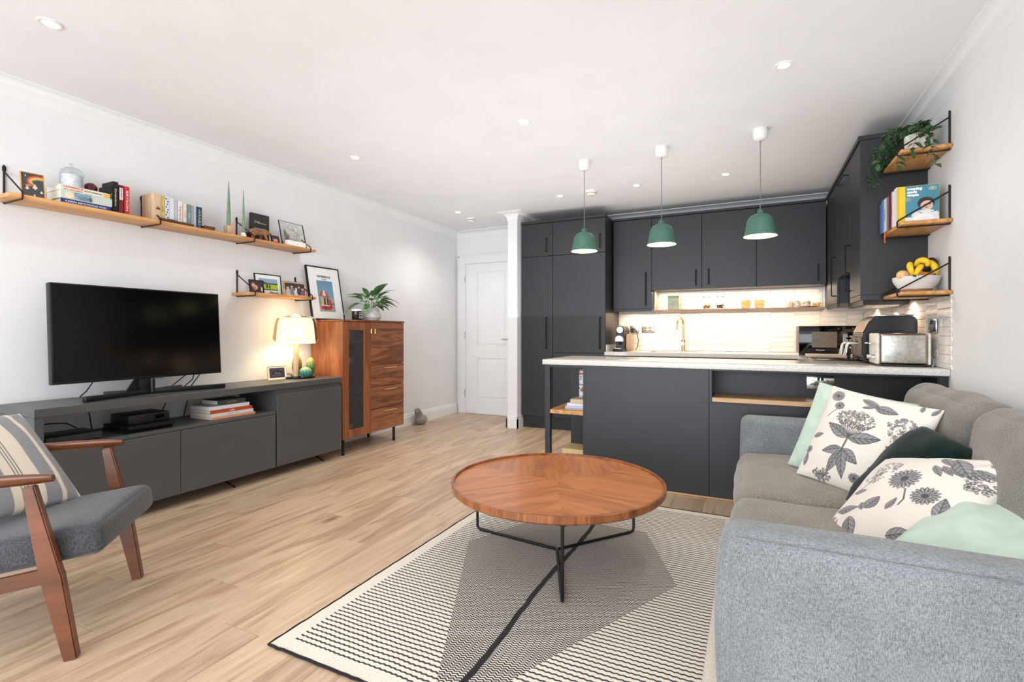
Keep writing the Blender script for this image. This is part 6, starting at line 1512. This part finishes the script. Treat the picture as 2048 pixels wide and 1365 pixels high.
for i, a in enumerate(LA):
    px, py = TX + math.cos(a) * 0.500, TY + math.sin(a) * 0.500; r = 0.0075
    cx_, cy_ = TX + math.cos(a) * 0.482, TY + math.sin(a) * 0.482
    hx, hy = TX + math.cos(a) * 0.012, TY + math.sin(a) * 0.012
    zz = ZR + 0.0078
    G().tube([(px, py, zt - 0.040), (px, py, zz + 0.018), (px - math.cos(a) * 0.005, py - math.sin(a) * 0.005, zz + 0.006), (cx_, cy_, zz), (hx, hy, zz)], r, 10).build('leg', M['blk'], ct)
    G().box(px - 0.02, px + 0.02, py - 0.02, py + 0.02, zt - 0.0425, zt - 0.0402).build('fixing_plate', M['blk'], ct)
# ---------------------------------------------------------------- sofa
so = thing('sofa', 'large grey woven fabric sofa along the right wall', 'sofa', (0.45, 2.45, 0))
SF, SB = -0.068, 0.968; SN, SE = 1.395, 3.535
SM_ = M['sofa']; SS = M['seatc']
G().soft(-0.035, SB, SN + 0.03, SE - 0.03, 0.05, 0.235, 0.03, n=8).build('base', SM_, so)
g = G(); g.soft(SF, 0.955, SN, SN + 0.140, 0.055, 0.607, 0.042, bulge=(0.028, 0, 0.012, 0, 0, 0.004), n=30, noise=0.0012); g.build('arm', SM_, so)
g = G(); g.soft(SF + 0.004, 0.955, SE - 0.145, SE, 0.055, 0.595, 0.042, bulge=(0.012, 0, 0.006, 0, 0, 0.004), n=30, noise=0.0012); g.build('arm', SM_, so)
for y0, y1 in ((1.538, 2.460), (2.464, 3.388)):
    g = G(); g.soft(SF - 0.002, 0.74, y0, y1, 0.236, 0.392, 0.055, bulge=(0.022, 0, 0, 0, 0, 0.016), n=26, noise=0.003); g.build('seat_cushion', SS, so)
# stitched seams as thin piping
g = G()
g.tube([(SF + 0.03 + i * 0.045, SN + 0.006 - 0.002, 0.592) for i in range(21)], 0.0009, 5)
g.build('seam', mat('seam_dark', (116, 116, 116), 0.9), so)
BKC = cloth('sofa_back_warm_lit', (104, 101, 97), (156, 150, 143), (620, 120, 620), bs=0.2, mixv=0.3, nap=((238, 236, 232), (255, 253, 250)))  # sofa cloth again, with the warm light tinted into the back's colour
g = G(); g.soft(0.89, 0.972, SN + 0.10, SE - 0.10, 0.20, 0.72, 0.05, n=10); g.build('backrest', BKC, so)
for y0, y1 in ((1.56, 2.440), (2.470, 3.375)):
    lean = Matrix.Translation((0.785, (y0 + y1) / 2, 0.37)) @ Euler((0, R(9), 0)).to_matrix().to_4x4()
    g = G(); g.soft(-0.115, 0.085, -(y1 - y0) / 2, (y1 - y0) / 2, 0.0, 0.475, 0.085, bulge=(0.035, 0.0, 0.012, 0.012, 0, 0.012), n=26, noise=0.006, mx=lean)
    g.build('back_cushion', BKC, so)
g = G()
for x in (0.03, 0.90):
    for y in (SN + 0.07, SE - 0.07): g.cyl((x, y, 0.0), (x, y, 0.052), 0.02, 0.026, 12)
g.build('feet', M['blk'], so)
# ---------------------------------------------------------------- scatter cushions
def cushion(name, lab, loc, rot, w, h, T, m, img=None, n=120, seed=1, bend=0.0, sag=0.006, pinch=0.05, group=None, warp=None):
    """knife-edge cushion in its local XZ plane, front is -Y"""
    rg_ = random.Random(seed)
    s = np.linspace(-1, 1, n); U, V = np.meshgrid(s, s)
    e = (1 - np.abs(U) ** 2.6) * (1 - np.abs(V) ** 2.6); e = np.clip(e, 0, 1)
    th = T * e ** 0.52
    wr = np.zeros_like(U)
    for k in range(9):
        a, b, c = rg_.uniform(0, 6.28), rg_.uniform(3, 11), rg_.uniform(0, 6.28)
        wr += np.sin((U * math.cos(a) + V * math.sin(a)) * b + c) / 9
    for sx, sz in ((-1, -1), (1, -1), (-1, 1), (1, 1)):
        d = np.hypot(U - sx, V - sz); an = np.arctan2(V - sz, U - sx); wr += 0.35 * np.exp(-(d / 0.75) ** 2) * np.sin(an * 9 + seed)
    wr *= sag * np.clip(e * 4, 0, 1)
    PX = U * w / 2 * (1 - pinch * (1 - V ** 2)); PZ = V * h / 2 * (1 - pinch * (1 - U ** 2))
    mid = bend * (1 - U ** 2)
    if warp is not None: mid = mid + warp(U, V)
    fr = np.stack([PX, mid - th - wr, PZ], 2).reshape(-1, 3); bk = np.stack([PX, mid + th + wr, PZ], 2).reshape(-1, 3)
    idx = np.arange(n * n).reshape(n, n)
    F1 = np.stack([idx[:-1, :-1], idx[:-1, 1:], idx[1:, 1:], idx[1:, :-1]], 2).reshape(-1, 4); F2 = F1[:, ::-1] + n * n
    me = bpy.data.meshes.new(name); me.from_pydata(np.concatenate([fr, bk]).tolist(), [], np.concatenate([F1, F2]).tolist())
    me.polygons.foreach_set('use_smooth', [True] * len(me.polygons))
    if img is not None:
        ca = me.color_attributes.new('print', 'FLOAT_COLOR', 'POINT'); c = img.colors(); ca.data.foreach_set('color', np.concatenate([c, c]).ravel())
    b = bmesh.new(); b.from_mesh(me); bmesh.ops.remove_doubles(b, verts=b.verts, dist=1e-6); b.to_mesh(me); b.free()
    me.materials.append(m)
    o = bpy.data.objects.new(name, me); COL.objects.link(o); o.location = loc; o.rotation_euler = [R(a) for a in rot]
    return prep(o, lab, 'cushion', group)
CR = (240, 232, 220); NN = 250
fa = Img(NN, NN, CR)
rgf = random.Random(2)
ST = (92, 90, 92)
fa.umbel(0.42, 0.70, 0.20, 0.095, 210, 3)
for k in range(11): fa.line([(0.42, 0.50), (0.26 + k * 0.032, 0.66)], 0.004, ST)
fa.line([(0.42, 0.54), (0.40, 0.34)], 0.009, ST)
fa.leaf(0.41, 0.50, 0.26, 0.055, math.radians(158)); fa.leaf(0.42, 0.50, 0.30, 0.060, math.radians(14))
fa.leaf(0.40, 0.38, 0.20, 0.045, math.radians(205)); fa.leaf(0.41, 0.38, 0.21, 0.055, math.radians(-30)); fa.leaf(0.40, 0.36, 0.27, 0.048, math.radians(-106)); fa.leaf(0.41, 0.36, 0.28, 0.050, math.radians(-74))
fa.umbel(0.82, 0.72, 0.12, 0.11, 120, 5); fa.umbel(0.86, 0.55, 0.10, 0.09, 90, 7)
fa.daisy(0.13, 0.90, 0.075); fa.daisy(0.20, 0.80, 0.055, 12)
fa.line([(0.19, 0.76), (0.12, 0.66)], 0.004, ST)
fa.leaf(0.38, 0.93, 0.20, 0.030, math.radians(-12)); fa.leaf(0.52, 0.88, 0.22, 0.045, math.radians(-6)); fa.leaf(0.42, 0.84, 0.14, 0.02, math.radians(20))
fa.leaf(0.04, 0.42, 0.13, 0.028, math.radians(24)); fa.leaf(0.07, 0.10, 0.16, 0.034, math.radians(98)); fa.daisy(0.05, 0.28, 0.05, 10)
fa.umbel(0.28, 0.07, 0.09, 0.06, 90, 9, (60, 60, 72)); fa.daisy(0.60, 0.14, 0.06, 10); fa.leaf(0.70, 0.30, 0.18, 0.045, math.radians(-60)); fa.daisy(0.85, 0.2, 0.09); fa.leaf(0.95, 0.92, 0.09, 0.02, math.radians(70)); fa.leaf(0.88, 0.93, 0.08, 0.018, math.radians(110))
fb = Img(NN, NN, CR)
fb.daisy(0.50, 0.62, 0.125, 18); fb.line([(0.56, 0.52), (0.60, 0.42), (0.59, 0.36)], 0.006, (70, 74, 84)); fb.daisy(0.72, 0.48, 0.10, 16)
fb.umbel(0.28, 0.74, 0.11, 0.09, 60, 12, (96, 98, 112)); fb.umbel(0.22, 0.62, 0.10, 0.06, 40, 13, (96, 98, 112))
fb.line([(0.05, 0.42), (0.16, 0.50), (0.24, 0.60), (0.28, 0.72)], 0.005, ST); fb.leaf(0.12, 0.46, 0.13, 0.03, math.radians(10))
fb.leaf(0.08, 0.26, 0.22, 0.040, math.radians(8)); fb.leaf(0.36, 0.28, 0.15, 0.055, math.radians(70)); fb.leaf(0.52, 0.30, 0.13, 0.03, math.radians(78)); fb.leaf(0.26, 0.20, 0.19, 0.060, math.radians(-70)); fb.leaf(0.30, 0.34, 0.09, 0.03, math.radians(-60))
for k in range(6): fb.leaf(0.62 + 0.05 * k, 0.80 + 0.01 * (k % 2), 0.16, 0.026, math.radians(-48 + 6 * k))
fb.leaf(0.68, 0.92, 0.30, 0.055, math.radians(-46)); fb.leaf(0.60, 0.92, 0.16, 0.03, math.radians(-40)); fb.umbel(0.93, 0.68, 0.07, 0.08, 60, 15); fb.daisy(0.95, 0.90, 0.06, 12); fb.leaf(0.88, 0.30, 0.2, 0.05, math.radians(100)); fb.daisy(0.10, 0.08, 0.08, 14); fb.leaf(0.6, 0.1, 0.2, 0.05, 0.3)
fb.umbel(0.06, 0.14, 0.08, 0.08, 50, 17)
cushion('scatter_cushion', 'pale mint cushion standing behind the floral one at the far end of the sofa', (0.421, 2.935, 0.600), (-21.2, 7.4, -41.7), 0.48, 0.48, 0.055, M['mint'], n=70, seed=3, group='scatter cushions on the sofa')
cushion('scatter_cushion', 'upright cream cushion printed with a grey flower head over drooping leaves', (0.455, 2.745, 0.604), (-24.3, 6.7, -42.4), 0.48, 0.48, 0.065, M['fprint'], fa, NN, seed=5, group='scatter cushions on the sofa')
cushion('scatter_cushion', 'dark green velvet cushion folded over between the two floral cushions', (0.514, 2.464, 0.540), (-31.8, 3.0, -81.2), 0.48, 0.47, 0.06, M['velv'], n=80, seed=7, pinch=0.02, sag=0.012, group='scatter cushions on the sofa',
        warp=lambda U, V: 0.06 * (U ** 2) + 0.02 * V)
cushion('scatter_cushion', 'slumped cream cushion with grey daisies and leaves in the middle of the sofa', (0.494, 2.159, 0.512), (-51.6, -12.7, -55.2), 0.50, 0.48, 0.075, M['fprint'], fb, NN, seed=9, sag=0.010, group='scatter cushions on the sofa')
cushion('scatter_cushion', 'crumpled mint velvet cushion nearest the camera against the sofa arm', (0.658, 1.834, 0.530), (-78, -4.4, -36.7), 0.49, 0.49, 0.060, M['mint'], n=110, seed=11, sag=0.022, group='scatter cushions on the sofa')
# ---------------------------------------------------------------- armchair
CHX, CHY = -2.305, 1.085
ch = thing('armchair', 'wooden-framed armchair with a dark grey seat at the left edge', 'armchair', (CHX, CHY, 0), 45)
TK = M['teak']
def bar(g, p, q, w0, w1, d0, d1):
    """tapering rectangular bar from p to q; w along local y, d along travel-perpendicular"""
    p, q = Vector(p), Vector(q); d = (q - p).normalized(); sy = Vector((0, 1, 0)); sx = d.cross(sy).normalized(); sy = sx.cross(d).normalized()
    vs = []
    for c, w, dd_ in ((p, w0, d0), (q, w1, d1)):
        for a, b_ in ((-1, -1), (1, -1), (1, 1), (-1, 1)): vs.append(c + sx * dd_ / 2 * a + sy * w / 2 * b_)
    t = bmesh.new(); vv = [t.verts.new(v) for v in vs]
    for f in ((3, 2, 1, 0), (4, 5, 6, 7), (0, 1, 5, 4), (1, 2, 6, 5), (2, 3, 7, 6), (3, 0, 4, 7)): t.faces.new([vv[i] for i in f])
    bmesh.ops.bevel(t, geom=list(t.edges), offset=0.004, segments=2, affect='EDGES'); g.take(t, 0, True); return g
for s in (-1, 1):
    y = 0.295 * s
    g = G(); bar(g, (0.0, y, 0.0), (-0.055, y, 0.30), 0.030, 0.032, 0.040, 0.062); bar(g, (-0.0545, y, 0.29), (-0.116, y, 0.602), 0.032, 0.030, 0.062, 0.034); g.build('leg', TK, ch, local=True)
    g = G(); bar(g, (-0.66, y, 0.0), (-0.60, y, 0.25), 0.028, 0.030, 0.034, 0.052); bar(g, (-0.60, y, 0.24), (-0.66, y, 0.56), 0.030, 0.028, 0.052, 0.030); g.build('leg', TK, ch, local=True)
    g = G(); n = 14; pts = [(-0.055 - 0.65 * i / (n - 1), y - 0.006 * s, 0.622 - 0.035 * (i / (n - 1)) ** 1.5 + 0.006 * math.sin(3.1 * i / (n - 1))) for i in range(n)]
    g.tube(pts, 0.026, 14, radii=[0.016, 0.0225, 0.026] + [0.027] * (n - 5) + [0.024, 0.018], flat=0.62); g.build('armrest', TK, ch, local=True, sharp=80)
    g = G(); bar(g, (-0.062, y, 0.296), (-0.61, y, 0.226), 0.024, 0.024, 0.05, 0.05); g.build('side_rail', TK, ch, local=True)
g = G(); bar(g, (-0.12, -0.27, 0.27), (-0.12, 0.27, 0.27), 0.03, 0.03, 0.05, 0.05); g.build('front_rail', TK, ch, local=True)
g = G(); bar(g, (-0.62, -0.27, 0.21), (-0.62, 0.27, 0.21), 0.03, 0.03, 0.05, 0.05); g.build('back_rail', TK, ch, local=True)
mx = Matrix.Translation((-0.275, 0, 0.345)) @ Euler((0, R(7), 0)).to_matrix().to_4x4()
g = G(); g.soft(-0.345, 0.345, -0.262, 0.262, -0.055, 0.055, 0.030, bulge=(0, 0.012, 0.003, 0.003, 0.0, 0.012), n=24, noise=0.001, mx=Matrix.Translation((-0.275, 0, 0.345)) @ Euler((0, R(-7), 0)).to_matrix().to_4x4()); g.build('seat_cushion', M['chairc'], ch, local=True)
mb = Matrix.Translation((-0.66, 0, 0.60)) @ Euler((0, R(-18), 0)).to_matrix().to_4x4()
g = G(); g.soft(-0.05, 0.05, -0.255, 0.255, -0.27, 0.27, 0.03, bulge=(0, 0.012, 0, 0, 0, 0), n=16, mx=mb); g.build('back_cushion', M['chairc'], ch, local=True)
g = G()
for s in (-1, 1): bar(g, (-0.66, 0.235 * s, 0.24), (-0.80, 0.235 * s, 0.82), 0.025, 0.022, 0.035, 0.028)
for k in range(4): bar(g, (-0.69 - 0.035 * k, -0.235, 0.36 + 0.14 * k), (-0.69 - 0.035 * k, 0.235, 0.36 + 0.14 * k), 0.012, 0.012, 0.03, 0.03)
g.build('back_frame', TK, ch, local=True)
stp = Img(180, 60, (150, 152, 156))
W = (236, 226, 206)
for x0, x1 in ((0.0, 0.03), (0.16, 0.21), (0.36, 0.64), (0.79, 0.84), (0.96, 1.0)): stp.rect(x0, 0, x1, 1, W)
for k in range(5): stp.rect(0.445 + k * 0.026, 0, 0.452 + k * 0.026, 1, (84, 84, 90))
st2 = Img(110, 110, (0, 0, 0)); ys = np.linspace(0, 59, 110).astype(int); xs = np.linspace(0, 179, 110).astype(int); st2.a = stp.a[np.ix_(ys, xs)]
cushion('striped_cushion', 'grey and cream striped cushion leaning on the armchair back', (-2.635, 0.858, 0.604), (-39.8, 5.2, 115.9), 0.47, 0.47, 0.065, M['fprint'], st2, 110, seed=21)
